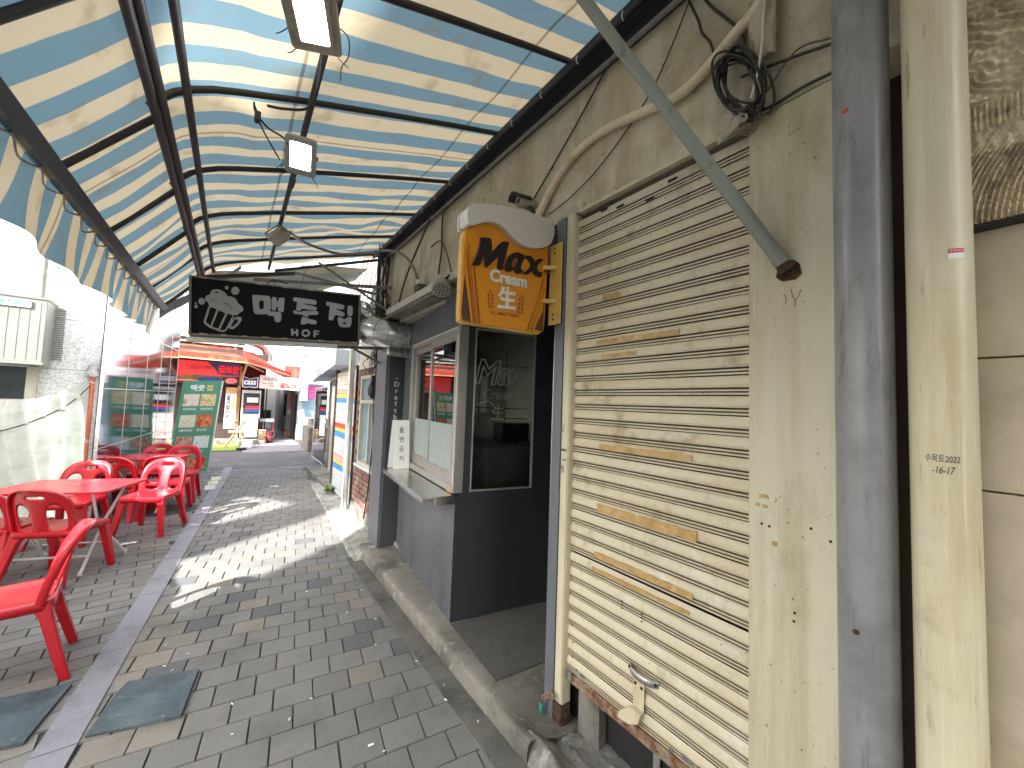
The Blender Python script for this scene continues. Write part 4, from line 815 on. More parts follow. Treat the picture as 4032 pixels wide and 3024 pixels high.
# ------------------------------------------------------------------ projecting amber beer sign
def art(d, k): return [(a / 1000., b / 1000.) for a, b in d[k]]
ms = thing('beer_sign', 'amber glass-shaped beer sign with a cream foam head and black lettering', 'sign', (1.1, 1.58, 2.0))
FM = lambda u, v, w=0.: Vector((u, 1.588 - w, v))
fc = chaikin(art(MAXS, 'face'), 2, .12)
obj('sign_box', MB().poly([[(a - .004 if a < 1.0 else a - .012, b - (.012 if b < 2.3 else 0) + .006 * (a < 1.0)) for a, b in fc]], FM, -.045, -.012), 'amber_side', ms, bev=.008)
obj('sign_face', MB().poly([fc], FM, -.012, .0), 'amber', ms, bev=.006)
fo = chaikin(art(MAXS, 'foam'), 2)
obj('foam_head', MB().poly([fo], FM, -.05, .030), 'foam', ms, bev=.028, ang=80)
for o_ in ms.children:
    if o_.name.startswith('foam_head'): o_.modifiers['bevel'].segments = 6; o_.modifiers['bevel'].angle_limit = R(50)
obj('foam_back', MB().poly([[(a - .006, b - .010) for a, b in fo if b > 2.40]], FM, -.066, -.051), 'foam', ms, bev=.006)
for k in ('s1', 's2', 's1b', 's3', 's4'): obj('side_stripe', MB().poly([art(MAXS, k)], FM, .0002, .0014 + .0003 * (k == 's1b')), 'amber_line', ms)
for k in ('dl', 'dr'): obj('dark_corner', MB().poly([art(MAXS, k)], FM, .0002, .0010), 'amber_dark', ms)
mb = MB(); grow = lambda pl, d: [(cx + (a - cx) * (1 + d), cy + (b - cy) * (1 + d)) for cx, cy in [(sum(p[0] for p in pl) / len(pl), sum(p[1] for p in pl) / len(pl))] for a, b in pl]
for k in ('M', 'a', 'x'): mb.poly([chaikin(grow(art(MAXS, k), .07), 1)], FM, .0002, .004 + .0004 * (k == 'a'))
obj('letter_rim', mb, 'amber_line', ms, bev=.001)
mb = MB(); mb.poly([chaikin(art(MAXS, 'M'), 1, .15)], FM, .0046, .0105); mb.poly([chaikin(art(MAXS, 'a'), 2), chaikin(art(MAXS, 'ah'), 2)], FM, .0046, .0107); mb.poly([chaikin(art(MAXS, 'x'), 1)], FM, .0046, .0103)
obj('lettering', mb, 'sign_ink', ms, bev=.0015)
half = sum(p[0] for p in art(MAXS, 'sei')) / 4
for side in (0, 1):
    mb = MB()
    for k in range(18):
        if (art(MAXS, f'lf{k}')[0][0] > half) == bool(side): mb.poly([art(MAXS, f'lf{k}')], FM, .0002, .0012)
    obj('wheat_ear', mb, 'sign_maroon', ms)
tx = lambda o, x, y=(0, 0, 1): frame(o, x, y)
text('Cream', tx((.992, 1.588, 2.207), (1, 0, .055)), .232, .066, 'sign_cream', ms, bold=.045, depth=.006, stand=.0005)
text('生', tx((1.043, 1.588, 2.083), (1, 0, .08)), .115, .115, 'sign_cream', ms, bold=.035, depth=.005, stand=.0005)
text('ALL MALT BEER', tx((1.0035, 1.588, 2.047), (1, 0, .06)), .181, .0155, 'sign_maroon', ms, bold=.01, depth=.0008, stand=.0004)
mb = MB(); mb.box((1.383, 1.49, 2.045), (1.3895, 1.585, 2.49)); obj('bracket_plate', mb, 'bracket_yellow', ms, bev=.002)
mb = MB()
for z in (2.17, 2.355): mb.bar((1.33, 1.62, z + .01), (1.386, 1.53, z), .022, .022)
obj('bracket_arm', mb, 'bracket_yellow', ms, bev=.002)
mb = MB()
for z in (2.075, 2.10, 2.44, 2.465): mb.cyl((1.3825, 1.545, z), (1.379, 1.545, z), .006, 8)
obj('bracket_bolts', mb, 'rust_deep', ms)
obj('sign_cord', MB().tube([(1.36, 1.60, 2.52), (1.375, 1.59, 2.44), (1.372, 1.575, 2.38), (1.36, 1.56, 2.33), (1.345, 1.57, 2.335), (1.35, 1.6, 2.36)], .0045, 7, smooth=5), 'cable', ms)

# ------------------------------------------------------------------ hanging black bar sign
hs = thing('hanging_sign', 'long black box sign with grey beer mug and lettering hung across the alley', 'sign', (.32, 4.05, 2.1))
P0 = Vector((-.34, 4.15, 0)); P1 = Vector((.97, 3.95, 0)); FH = lambda u, v, w=0.: P0 + (P1 - P0).normalized() * u + Vector((0, 0, v)) + Vector((-.15, -.988, 0)) * w
cn = art(HOF, 'corners')
obj('sign_face', MB().poly([cn], FH, -.004, 0), 'sign_black', hs)
out = [(-.012, 2.592), (1.334, 2.645), (1.346, 2.148), (.016, 2.086)]
obj('sign_case', MB().poly([out], FH, -.16, -.005), 'sign_case', hs, bev=.004)
mb = MB()
def rail(a, b, w): mb.bar(FH(a[0], a[1], .003), FH(b[0], b[1], .003), .012, w)
rail(cn[0], cn[1], .010); rail(cn[3], cn[2], .012); rail(cn[0], cn[3], .012); rail(cn[1], cn[2], .012)
obj('face_trim', mb, 'sign_case', hs)
mb = MB()
for k in range(9):
    u = .09 + k * .148; z = 2.099 + u * .0455 - .004; mb.fbox(FH, (u, z, .002), (u + rnd.uniform(.035, .06), z + .014, .0115))
for k in range(6): u = .06 + k * .2; z = 2.579 + u * .0395; mb.fbox(FH, (u, z - .006, .002), (u + .05, z + .008, .0108))
obj('tape_tabs', mb, 'sign_tape', hs)
g = lambda k, n=1, q=.2: chaikin(art(HOF, k), n, q)
mb = MB(); dd = .0016
mb.poly([g('foam', 2, .25)], FH, .0006, dd); mb.poly([g('body', 1, .15), g('w1', 0), g('w2', 0), g('w3', 0)], FH, .0004, dd - .0005); mb.poly([g('handle', 1), g('hin', 1)], FH, .0002, dd - .0009)
for k in ('b1', 'b2', 'b3', 'b4', 'b5'): mb.poly([art(HOF, k)], FH, .0004, dd)
obj('mug_emblem', mb, 'sign_grey', hs)
mb = MB()
pj = lambda l: [FH(a / 1000., b / 1000., .0025) for a, b in l]
mb.tube(pj([(152, 2393), (165, 2403), (180, 2398), (198, 2393)]), .002, 5, smooth=4); mb.tube(pj([(236, 2380), (252, 2390), (275, 2380), (285, 2365), (298, 2360), (300, 2348)]), .002, 5, smooth=4); mb.poly([chaikin([(.160, 2.470), (.185, 2.482), (.205, 2.478), (.19, 2.468)], 2)], FH, .0018, .0024); mb.poly([chaikin([(.212, 2.473), (.226, 2.476), (.222, 2.468)], 2)], FH, .0018, .0024)
obj('foam_lines', mb, 'sign_black', hs)
mb = MB()
mb.poly([g('m1', 2), g('m1h', 1)], FH, .0004, dd); mb.poly([g('m2', 1, .15)], FH, .0004, dd + .0001)
for k in ('m3', 'j1', 'j2', 'j3', 'p1', 'p2'): mb.poly([g(k, 2)], FH, .0004, dd + .0002)
mb.poly([g('p3', 2), g('p3h', 1)], FH, .0004, dd)
obj('lettering', mb, 'sign_grey', hs)
mb = MB(); mb.poly([g('H', 1, .12)], FH, .0004, dd); mb.poly([g('F', 1, .12)], FH, .0004, dd); mb.poly([art(HOF, 'O'), art(HOF, 'Oh')], FH, .0004, dd); obj('lettering', mb, 'sign_grey', hs)
mb = MB(); mb.bar(FH(-.005, 2.060, -.07), FH(1.15, 2.118, -.07), .10, .034); obj('lower_rail', mb, 'light_bar', hs, bev=.003)
mb = MB(); mb.bar((.80, 4.18, 2.125), (1.44, 4.25, 2.185), .035, .03); mb.bar((1.0, 4.2, 2.13), (1.40, 4.28, 1.965), .022, .022); obj('lower_bracket', mb, 'steel_dull', hs)
mb = MB(); mb.bar((.1, 4.28, 2.68), (1.40, 4.33, 2.89), .032, .032); mb.bar((.49, 4.88, 2.995), (1.60, 4.35, 2.76), .03, .03); mb.bar((.66, 4.5, 3.05), (1.46, 4.36, 2.585), .022, .022); obj('upper_bracket', mb, 'steel_dull', hs)
mb = MB()
for (x, z) in ((.25, 2.60), (.95, 2.63)): mb.tube([(x, 4.13, z), (x + .01, 4.2, z + .1), (x, 4.28, z + .12)], .004, 5)
mb.tube([(.20, 4.1, 2.61), (.22, 4.12, 2.655), (.30, 4.13, 2.672), (.36, 4.13, 2.665)], .006, 6, smooth=4); obj('hanging_wire', mb, 'cable', hs)

# ------------------------------------------------------------------ awning
aw = thing('striped_awning', 'blue and cream striped cloth awning on a dark pipe frame over the alley', 'awning', (0, 2, 2.2))
RY = [-.70, 0.0, .70, 1.40, 2.08, 2.80, 3.50, 4.13, 4.80]
PX = [(1.375, 3.428), (1.0, 3.31), (.6, 3.183), (.2, 3.053), (-.05, 2.965), (-.14, 2.930), (-.21, 2.893), (-.265, 2.853), (-.305, 2.808), (-.34, 2.755)]
PXL = PX + [(-.40, 2.672), (-.50, 2.54), (-.59, 2.432), (-.618, 2.405)]
def prof_at(t, P):
    n = len(P) - 1; x = t * n; i = min(int(x), n - 1); f = x - i; a, b = P[i], P[i + 1]; return a[0] + (b[0] - a[0]) * f, a[1] + (b[1] - a[1]) * f
YA, YB = -1.3, 5.02
def cloth(u, v):
    y = YA + (YB - YA) * u; x, z = prof_at(v, PXL); k = min(range(len(RY)), key=lambda i: abs(RY[i] - y)); d = min(1, abs(RY[k] - y) / .34)
    sag = (.020 if x > -.05 else .008) * math.sin(d * math.pi / 2) ** 2
    far = min(1, max(0, (y - 2.2) / 1.6)); w = (.020 * far * math.sin(9.5 * x + 3 * mnoise.noise(Vector((x * 1.5, y * 2.2, 0)))) * math.sin(y * 9 + 2 * x) + .016 * (.4 + far) * mnoise.noise(Vector((x * 2.2, y * 3.2, 3))) + .006 * mnoise.noise(Vector((x * 6, y * 7, 6)))) * (1 if v < .98 else .2)
    nx, nz = (-.3, .95) if x > -.25 else (-.8, .6)
    o = .021 - sag + w
    return (x + nx * o, y + .012 * mnoise.noise(Vector((x * 3, y * 3, 8))), z + nz * o)
obj('cloth_cover', MB().grid(cloth, 330, 52), 'awning_cloth', aw, ang=180)
def val(u, v):
    y = YA + (YB - YA) * u; f = math.sin(y * 13 + 1.5 * math.sin(y * 3.1)); return (-.628 - .006 * (1 - v) - v * (.035 + .022 * f * v), y + .03 * v * math.cos(y * 13), 2.425 - v * (.262 + .012 * math.sin(y * 5.2)))
obj('valance', MB().grid(val, 420, 8), 'awning_cloth', aw, ang=180)
obj('end_flap', MB().grid(lambda u, v: (-.618 + u * .62 + .0, 5.01 + .04 * v + .02 * math.sin(u * 9), 2.42 + u * .58 - v * (.10 - .06 * u) + .01 * math.sin(u * 14)), 24, 6), 'flap_cloth', aw, ang=180)
for y in RY: obj('rafter', MB().tube([Vector((x, y, z - .006)) for x, z in [(1.415, 3.435)] + PX[1:]], .0145, 10), 'steel_dark', aw)
for y in [a + .11 for a in RY[:-1]]: obj('slope_bar', MB().tube([(-.335, y, 2.768), (-.585, y, 2.452)], .014, 10), 'steel_dark', aw)
for (x, z) in ((-.300, 2.772), (-.328, 2.752)): obj('long_pipe', MB().tube([(x, -1.3, z), (x, 5.0, z + .01)], .0165, 12), 'steel_dark', aw)
obj('long_pipe', MB().tube([(-.228, -1.3, 2.850), (-.228, 4.95, 2.858)], .0155, 12), 'steel_dark', aw)
obj('middle_pipe', MB().tube([(.20, -1.3, 3.020), (.225, 2.2, 3.012), (.24, 4.9, 2.985)], .015, 12), 'steel_dark', aw)
obj('front_beam', MB().bar((-.590, -1.3, 2.425), (-.590, 5.0, 2.425), .066, .05, up=(.55, 0, .83)), 'beam_steel', aw, bev=.003)
mb = MB(); mb.box((1.30, -1.3, 3.368), (1.418, 4.8, 3.384)); mb.box((1.398, -1.3, 3.30), (1.418, 4.8, 3.367)); mb.tube([(1.31, -1.3, 3.355), (1.31, 4.8, 3.355)], .013, 8); obj('wall_rail', mb, 'beam_steel', aw)
obj('wall_rail_pipe', MB().tube([(1.38, -1.3, 3.285), (1.38, 4.75, 3.285)], .013, 8), 'steel_dull', aw)
mb = MB(); mb.bar((-.61, 5.0, 2.43), (-.30, 5.0, 2.79), .04, .03); mb.bar((-.32, 5.0, 2.79), (.50, 4.92, 2.998), .04, .035); mb.bar((.30, 4.98, 3.0), (1.40, 4.86, 3.37), .03, .03); obj('end_rafter', mb, 'steel_dark', aw)
obj('end_post', MB().tube([(1.36, 4.72, 3.36), (1.36, 4.72, 2.5)], .022, 10), 'steel_dark', aw)
mb = MB(); y = -1.3; pts = []
while y < 5.0:
    pts += [(-.618, y, 2.412), (-.632, y + .09, 2.372 + rnd.uniform(-.012, .012)), (-.622, y + .19, 2.398)]; y += .23
mb.tube([Vector(p) for p in pts], .0036, 6, smooth=4); obj('lacing_cord', mb, 'lamp_grey', aw)
for k in range(17):
    yy = .2 + k * .28; mb = MB(); mb.tube([(1.31 + .014 * math.cos(t), yy + .004 * t, 3.358 + .016 * math.sin(t)) for t in [i * .7 for i in range(9)]], .0028, 5); obj('tie_ring', mb, 'white_paint', aw)
fp = obj('canvas_flap', MB().grid(lambda u, v: (-.42 + u * 1.75 * (1 - .0 * v), 5.08 + v * (.5 + .1 * u) + .02 * math.sin(u * 7), 2.83 + u * .50 - v * (.05 + .20 * (1 - u) * u * 2) + .02 * math.sin(u * 11 + v * 4) + (-.12 * v * (1 - u))), 30, 10), 'flap_cloth', None, 'faded sagging canvas flap behind the black hanging sign', 'canvas', ang=180)

def lamp(name, label, c, xdir, ydir, w, h, dep, face, m_case, beads=False, rim=.02):
    t = thing(name, label, 'flood lamp', c, 'flood lamps tied under the awning'); x = Vector(xdir).normalized(); z = x.cross(Vector(ydir)).normalized(); y = z.cross(x); c = Vector(c)
    F = lambda u, v, ww=0.: c + x * u + y * v + z * ww
    obj('lamp_case', MB().poly([rrect(-w / 2, -h / 2, w / 2, h / 2, .014)], F, -dep, 0), m_case, t, bev=.006)
    obj('lamp_rim', MB().poly([rrect(-w / 2 + rim, -h / 2 + rim * 1.3, w / 2 - rim, h / 2 - rim * .7, .004), rrect(-w / 2 + rim * 1.7, -h / 2 + rim * 2.2, w / 2 - rim * 1.7, h / 2 - rim * 1.6, .004)], F, .0005, .011), m_case, t, bev=.002)
    l = obj('lamp_glass', MB().poly([rrect(-w / 2 + rim * 1.7, -h / 2 + rim * 2.2, w / 2 - rim * 1.7, h / 2 - rim * 1.6, .003)], F, .0006, .004), face, t)
    if beads:
        mb = MB(); nx, ny = 7, 16; ww = w - rim * 3.8; hh = h - rim * 4.3
        for i in range(nx):
            for j in range(ny):
                p = F(-ww / 2 + ww * (i + .5) / nx, -hh / 2 + rim * .3 + hh * (j + .5) / ny, .0045); mb.lathe(p, [(.0062, 0), (.005, .003), (.002, .0045)], 7, axis=z)
        obj('led_beads', mb, 'led_bead', t)
    obj('lamp_bracket', MB().tube([F(-w / 2 - .004, .0, -dep * .5), F(-w / 2 - .006, .0, -dep - .03), F(w / 2 + .006, 0, -dep - .03), F(w / 2 + .004, 0, -dep * .5)], .005, 6), 'steel_dull', t)
    mb = MB()
    for (a, b, q) in ((-.5, -.3, .05), (.4, -.52, .06), (-.42, -.5, .045)): mb.tube([F(a * w, b * h, -.004), F(a * w * 1.25, b * h - .01, .004), F(a * w * 1.5, b * h - q * .6, -.006)], .0018, 5, smooth=3)
    obj('tie_wire', mb, 'cable', t); return t
lamp('flood_lamp', 'large white LED flood lamp with rows of bright beads, nearest under the awning', (.115, 1.275, 2.795), (.93, -.30, .10), (-.30, -.94, .06), .155, .335, .05, 'led_soft', 'lamp_case', True)
lamp('flood_lamp', 'square glaring flood lamp in the middle of the awning pipe', (.200, 2.10, 2.775), (.985, -.16, .0), (.0, -.64, .77), .135, .165, .06, 'led_on', 'lamp_grey', False, .014)
lamp('flood_lamp', 'small wedge-backed flood lamp tilted to the right, furthest along the pipe', (.265, 3.62, 2.890), (.55, -.75, .40), (-.12, -.55, -.75), .14, .10, .08, 'led_soft', 'lamp_case', False, .010)
cable('lamp_wire', 'black wire with a plug drooping from the rafter to the middle lamp', [(.00, 2.08, 2.94), (.01, 2.09, 2.90), (.06, 2.12, 2.87), (.12, 2.10, 2.84), (.145, 2.08, 2.80)], .0045)
cable('lamp_wire', 'straight black wire from the rafter plug down to the middle lamp side', [(.005, 2.09, 2.93), (.04, 2.13, 2.86), (.12, 2.20, 2.78)], .0035, k=3)
obj('wire_plug', MB().box((.005, 2.08, 2.862), (.03, 2.11, 2.91)), 'black_plastic', None, 'small black plug hanging under the second rafter', 'plug', bev=.004)
cable('lamp_wire', 'thin black wire curling down beside the nearest lamp', [(.22, 1.50, 2.98), (.27, 1.50, 2.96), (.285, 1.55, 2.93), (.275, 1.62, 2.93), (.285, 1.68, 2.92)], .0022)
cable('lamp_wire', 'brown cable running along the middle pipe between the first two lamps', [(.20, 1.42, 3.0), (.212, 1.65, 2.992), (.225, 1.9, 2.985), (.205, 2.02, 2.975), (.12, 2.06, 2.955), (.05, 2.075, 2.945)], .006)
cable('lamp_wire', 'black wire hanging loose under the middle lamp', [(.21, 2.25, 2.80), (.215, 2.42, 2.84), (.205, 2.5, 2.80), (.22, 2.62, 2.86), (.24, 2.7, 2.95)], .0035)
# ------------------------------------------------------------------ red plastic chairs and folding tables
def lerp_pairs(P, k=3):
    o = []
    for a, b in zip(P[:-1], P[1:]):
        for i in range(k): t = i / k; o.append(tuple(tuple(p + (q - p) * t for p, q in zip(x, y)) for x, y in zip(a, b)))
    o.append(P[-1]); return o
def make_chair(label):
    t = thing('plastic_chair', label, 'chair', (0, 0, 0), 'red plastic chairs at the terrace tables')
    def bk(x, v):                               # backrest sheet: back is +Y
        y = .195 + .105 * (max(v, 0) / .37) ** 1.15 - 1.25 * x * x; return (x, y, .432 + v)
    pairs = [((0, -.005), (.052, .03)), ((0, .10), (.046, .10)), ((0, .19), (.050, .165)), ((0, .284), (.060, .205)), ((.05, .284), (.072, .222)), ((.063, .297), (.086, .231)), ((.074, .363), (.098, .236)),
             ((.115, .352), (.118, .236)), ((.150, .331), (.134, .228)), ((.178, .297), (.150, .210)), ((.197, .25), (.160, .185)), ((.207, .19), (.165, .15)), ((.211, .12), (.166, .10)), ((.210, .06), (.163, .055)), ((.205, .0), (.156, .028)),
             ((.19, -.012), (.14, .016)), ((.12, -.012), (.10, .012)), ((.05, -.010), (.066, .016)), ((0, -.005), (.052, .03))]
    pr = lerp_pairs(pairs); mb = MB(); n = 4
    for sg in (1, -1):
        mb.grid(lambda u, v: (lambda P: bk(sg * (P[0][0] + (P[1][0] - P[0][0]) * v), P[0][1] + (P[1][1] - P[0][1]) * v))(pr[min(int(u * (len(pr) - 1) + .5), len(pr) - 1)]), len(pr) - 1, n)
        tp = [((0, .31), (0, .370)), ((.05, .31), (.045, .3685)), ((.058, .305), (.06, .3665)), ((.063, .297), (.074, .363))]
        mb.grid(lambda u, v: (lambda P: bk(sg * (P[0][0] + (P[1][0] - P[0][0]) * v), P[0][1] + (P[1][1] - P[0][1]) * v))(tp[int(u * 3 + .5)]), 3, 3)
    bo = obj('backrest', mb, 'red_plastic', t, ang=60, solid=.011, weld=True)
    rim = [(.205, -.01), (.210, .06), (.211, .12), (.207, .19), (.197, .25), (.178, .297), (.150, .331), (.115, .352), (.074, .364), (0, .371)]
    rm = [bk(x, v) for x, v in rim] + [bk(-x, v) for x, v in rim[::-1][1:]]
    rmS = spline([Vector(p) for p in rm], 4)
    obj('backrest_rim', MB().grid(lambda u, v: rmS[min(int(u * (len(rmS) - 1) + .5), len(rmS) - 1)] + Vector((0, -.006 + .040 * v, -.004 * v)), len(rmS) - 1, 2), 'red_plastic', bo, ang=60, solid=.009)
    pl = rrect(-.205, -.215, .205, .205, .055, 6); mb = MB(); cz = .437; n = len(pl)
    rings = [(1.0, -.045), (1.015, -.012), (1.0, .0), (.95, .003), (.85, -.004), (.6, -.010), (.3, -.012)]
    vs = [(x * s_, y * s_ - .0 * s_, cz + dz - (.012 if (y < -.18 and s_ > .9) else 0)) for s_, dz in rings for x, y in pl]
    fs = [(r * n + i, r * n + (i + 1) % n, (r + 1) * n + (i + 1) % n, (r + 1) * n + i) for r in range(len(rings) - 1) for i in range(n)] + [tuple((len(rings) - 1) * n + i for i in range(n))]
    mb.add(vs, fs); se = obj('seat', mb, 'red_plastic', t, ang=50, solid=.006)
    mb = MB()
    for x in (-.05, -.025, 0, .025, .05): mb.cyl((x, .12, .4262), (x, .12, .4285), .006, 8)
    obj('drain_holes', mb, 'dark_inside', se)
    for sx in (-1, 1):
        for sy in (-1, 1):
            tx_, ty_ = sx * .176, (-.178 if sy < 0 else .172); bx, by = sx * .222, (-.232 if sy < 0 else .275); mb = MB(); rows = []
            for k in range(7):
                f = k / 6; w = .064 - .018 * f + .034 * max(0, 1 - f * 4.5) ** 2; d = .054 - .012 * f + .03 * max(0, 1 - f * 4.5) ** 2
                cx, cy, z = tx_ + (bx - tx_) * f - sx * .5 * max(0, w - .05), ty_ + (by - ty_) * f ** 1.15 - sy * .5 * max(0, d - .045), .43 * (1 - f)
                rows.append([(cx - w / 2, cy - d / 2, z), (cx + w / 2, cy - d / 2, z), (cx + w / 2, cy + d / 2, z), (cx - w / 2, cy + d / 2, z)])
            mb.add([p for r in rows for p in r], [(4 * k + i, 4 * k + (i + 1) % 4, 4 * k + 4 + (i + 1) % 4, 4 * k + 4 + i) for k in range(6) for i in range(4)] + [(3, 2, 1, 0), (24, 25, 26, 27)])
            obj('leg', mb, 'red_plastic', t, bev=.006, ang=60)
    return t
chairs = [(-.955, 3.40, -1.42, 'red chair in the left foreground, side on, one leg beside the rubber sheets'),
          (-1.10, 4.97, 2.72, 'red chair with its back to us tucked under the near table'),
          (-1.50, 5.24, 2.66, 'red chair at the near table cut off by the left photo edge'),
          (-.67, 6.08, -.347, 'red chair pulled clear of the near table, facing us with seat and legs showing'),
          (-1.30, 6.08, -.25, 'red chair behind the near table, its back showing above the tabletop'),
          (-1.02, 6.92, 2.75, 'red chair with its back to us at the left of the far table'),
          (-.62, 6.90, 3.04, 'red chair with its back to us at the right of the far table'),
          (-.90, 7.82, -.22, 'red chair behind the far table close to the mirrored glass'),
          (-.56, 7.62, -.08, 'red chair nearest the green menu banner, at the right end of the far table')]
proto = None
for (x, y, a, lb) in chairs:
    o = proto = make_chair(lb) if proto is None else proto
    if o.get('used'): o = copy_tree(proto)
    proto['used'] = 1; o.location = (x, y, 0); o.rotation_euler = (0, 0, a); o['label'] = lb
def make_table(label, w, d):
    t = thing('folding_table', label, 'table', (0, 0, 0), 'red terrace tables')
    top = obj('tabletop', MB().poly([rrect(-w / 2, -d / 2, w / 2, d / 2, .04)], lambda u, v, ww=0.: Vector((u, v, ww)), .702, .722), 'red_table', t, bev=.004)
    obj('table_slot', MB().poly([rrect(-.03, -.004, .03, .004, .003)], lambda u, v, ww=0.: Vector((u, v, ww)), .7222, .7228), 'dark_inside', top)
    for sx in (-1, 1):
        obj('leg', MB().tube([(sx * w * .36, -d * .40, .70), (sx * w * .30, -d * .1, .38), (sx * w * .36, d * .42, .012)], .0115, 10).tube([(sx * w * .36, d * .42, .0), (sx * w * .36, d * .42, .035)], .015, 8), 'white_paint', t)
        obj('leg', MB().tube([(sx * w * .33, d * .40, .70), (sx * w * .27, d * .1, .38), (sx * w * .33, -d * .42, .012)], .0115, 10).tube([(sx * w * .33, -d * .42, .0), (sx * w * .33, -d * .42, .035)], .015, 8), 'white_paint', t)
    mb = MB()
    for sy in (-1, 1): mb.tube([(-w * .33, sy * d * .3, .14), (w * .33, sy * d * .3, .14)], .009, 8)
    obj('stretcher', mb, 'white_paint', t); return t
tb = make_table('red folding table with white legs in front, its slotted top pale with reflected light', .86, .62); tb.location = (-1.14, 5.26, 0); tb.rotation_euler = (0, 0, R(-20))
tb = make_table('smaller red table further back, close to the mirrored glass', .76, .52); tb.location = (-.86, 7.22, 0); tb.rotation_euler = (0, 0, R(-24))
# things lying on the ground
def sheet(name, label, pl, m, h, cat):
    n = len(pl); mb = MB().add([(x, y, .003) for x, y in pl] + [(x, y, .003 + h + .004 * math.sin(i * 2.1)) for i, (x, y) in enumerate(pl)], [tuple(range(n, 2 * n))] + [(i, (i + 1) % n, n + (i + 1) % n, n + i) for i in range(n)])
    return obj(name, mb, m, None, label, cat, bev=.002)
sheet('rubber_sheet', 'dark blue-grey rubber sheet with a cut corner, right of the granite strip', [(-.055, 2.905), (-.104, 2.53), (-.449, 2.625), (-.395, 2.90), (-.36, 2.975)], 'rubber_mat', .014, 'rubber sheet')
sheet('rubber_sheet', 'dark blue-grey rubber sheet at the left photo edge under the foreground chair', [(-.60, 3.12), (-.655, 2.72), (-.95, 2.79), (-.90, 3.17)], 'rubber_mat', .014, 'rubber sheet')
mh = thing('manhole_cover', 'dark round iron manhole cover under the far red table', 'manhole cover', (-.60, 7.08, 0))
obj('cover_disc', MB().lathe((-.60, 7.08, .001), [(.31, 0), (.31, .008), (.29, .010), (.0, .010)], 36), 'iron_cover', mh)
mb = MB()
for k in range(-4, 5): mb.box((-.60 - (.27 ** 2 - (k * .06) ** 2) ** .5, 7.08 + k * .06 - .008, .0105), (-.60 + (.27 ** 2 - (k * .06) ** 2) ** .5, 7.08 + k * .06 + .008, .014))
obj('cover_ribs', mb, 'iron_cover', mh)
pts = [(.62, 1.86), (.66, 1.80), (.80, 1.50), (.905, 1.42), (1.07, 2.02), (1.03, 1.92), (.44, 2.32), (.10, 2.50), (.86, 2.6), (-.22, 3.05), (-.12, 3.12), (-.18, 2.98), (-.24, 3.3), (.1, 2.28), (.33, 2.23), (-.75, 3.6), (.42, 3.3), (.95, 2.9), (.8, 3.1), (1.02, 2.3), (1.1, 1.7), (-.30, 2.60), (.6, 3.6), (.98, 3.4)]
bt = None
for i, (x, y) in enumerate(pts):
    big = i in (0, 2, 21, 3)
    if bt is None: bt = obj('cigarette_butt', MB().tube([(-.011, 0, .0045), (.011, 0, .0045)], .004, 8), 'butt', None, 'white cigarette butt scrap', 'litter', 'white cigarette butts and paper scraps littering the paving'); o = bt
    else: o = bt.copy(); COL.objects.link(o)
    o.location = (x, y, .005 if x < 1.035 else .008); o.rotation_euler = (0, 0, rnd.uniform(0, 3)); s_ = 1.15 if big else rnd.uniform(.4, .75); o.scale = (s_, s_, s_)
    o['label'] = 'small white cigarette butt or scrap lying on the grey paving'
for (x, y, a, lb) in ((-.84, 5.65, .3, 'white paper scrap lying between the legs of the two front tables'), (.66, 8.05, .2, 'crushed white paper scrap lying alone in the middle of the far alley paving')):
    obj('paper_scrap', MB().grid(lambda u, v: (x + .12 * u, y + .06 * v + .03 * u * a, .006 + .012 * abs(mnoise.noise(Vector((u * 4, v * 4, x))))), 6, 4), 'paper', None, lb, 'paper')

# ------------------------------------------------------------------ left side: tarp fence, stone building, ac units, mirrored shop front
tf = thing('tarp_fence', 'sagging pale translucent tarpaulin fence tied to the orange pole', 'tarp', (-1.9, 5, 0))
TP = [(-1.455, 7.02, 1.76), (-1.56, 6.78, 1.60), (-1.70, 6.47, 1.505), (-1.84, 6.2, 1.475), (-2.0, 5.9, 1.49), (-2.02, 5.0, 1.50), (-1.98, 4.0, 1.46), (-1.96, 3.0, 1.5), (-1.95, 2.2, 1.5)]
tps = spline([Vector(p) for p in TP], 12)
def tarpf(u, v):
    i = min(int(u * (len(tps) - 1)), len(tps) - 2); f = u * (len(tps) - 1) - i; p = tps[i].lerp(tps[i + 1], f); z = p.z * (1 - v) + .02 * v
    k = u * 9; fold = .06 * math.sin(k * 9 + 8 * v) * (.25 + v) + .07 * mnoise.noise(Vector((k * 2.1 + v * 2.5, v * 1.8, 2))) + .02 * mnoise.noise(Vector((k * 7 + v * 5, v * 6, 2)))
    return (p.x + fold * .8, p.y + fold * .4, z)
obj('tarp_sheet', MB().grid(tarpf, 160, 36), 'tarp', tf, ang=180)
obj('tarp_rope', MB().tube([Vector((p.x + .012, p.y, p.z - .10 - .55 * (i / len(tps)))) for i, p in enumerate(tps) if i % 3 == 0], .006, 6), 'rust_deep', tf)
op = thing('orange_pole', 'rusty orange steel pole holding up the tarpaulin, with rope ties', 'pole', (-1.42, 7.02, 0))
obj('pole_tube', MB().tube([(-1.425, 7.02, 0), (-1.425, 7.02, 1.815)], .021, 14), 'pole_orange', op)
mb = MB()
for z in (1.70, .98, .955): mb.tube([(-1.425 + .026 * math.cos(t), 7.02 + .026 * math.sin(t), z + .01 * math.sin(t * 2)) for t in [i * .6 for i in range(11)]], .004, 5)
obj('rope_tie', mb, 'white_paint', op)
gl = obj('work_glove', MB().lathe((-1.425, 7.02, 1.80), [(.075, -.02), (.07, .02), (.05, .055), (.058, .09), (.052, .125), (.03, .14)], 14), 'glove', None, 'dirty striped cloth glove pulled over the top of the orange pole', 'glove')
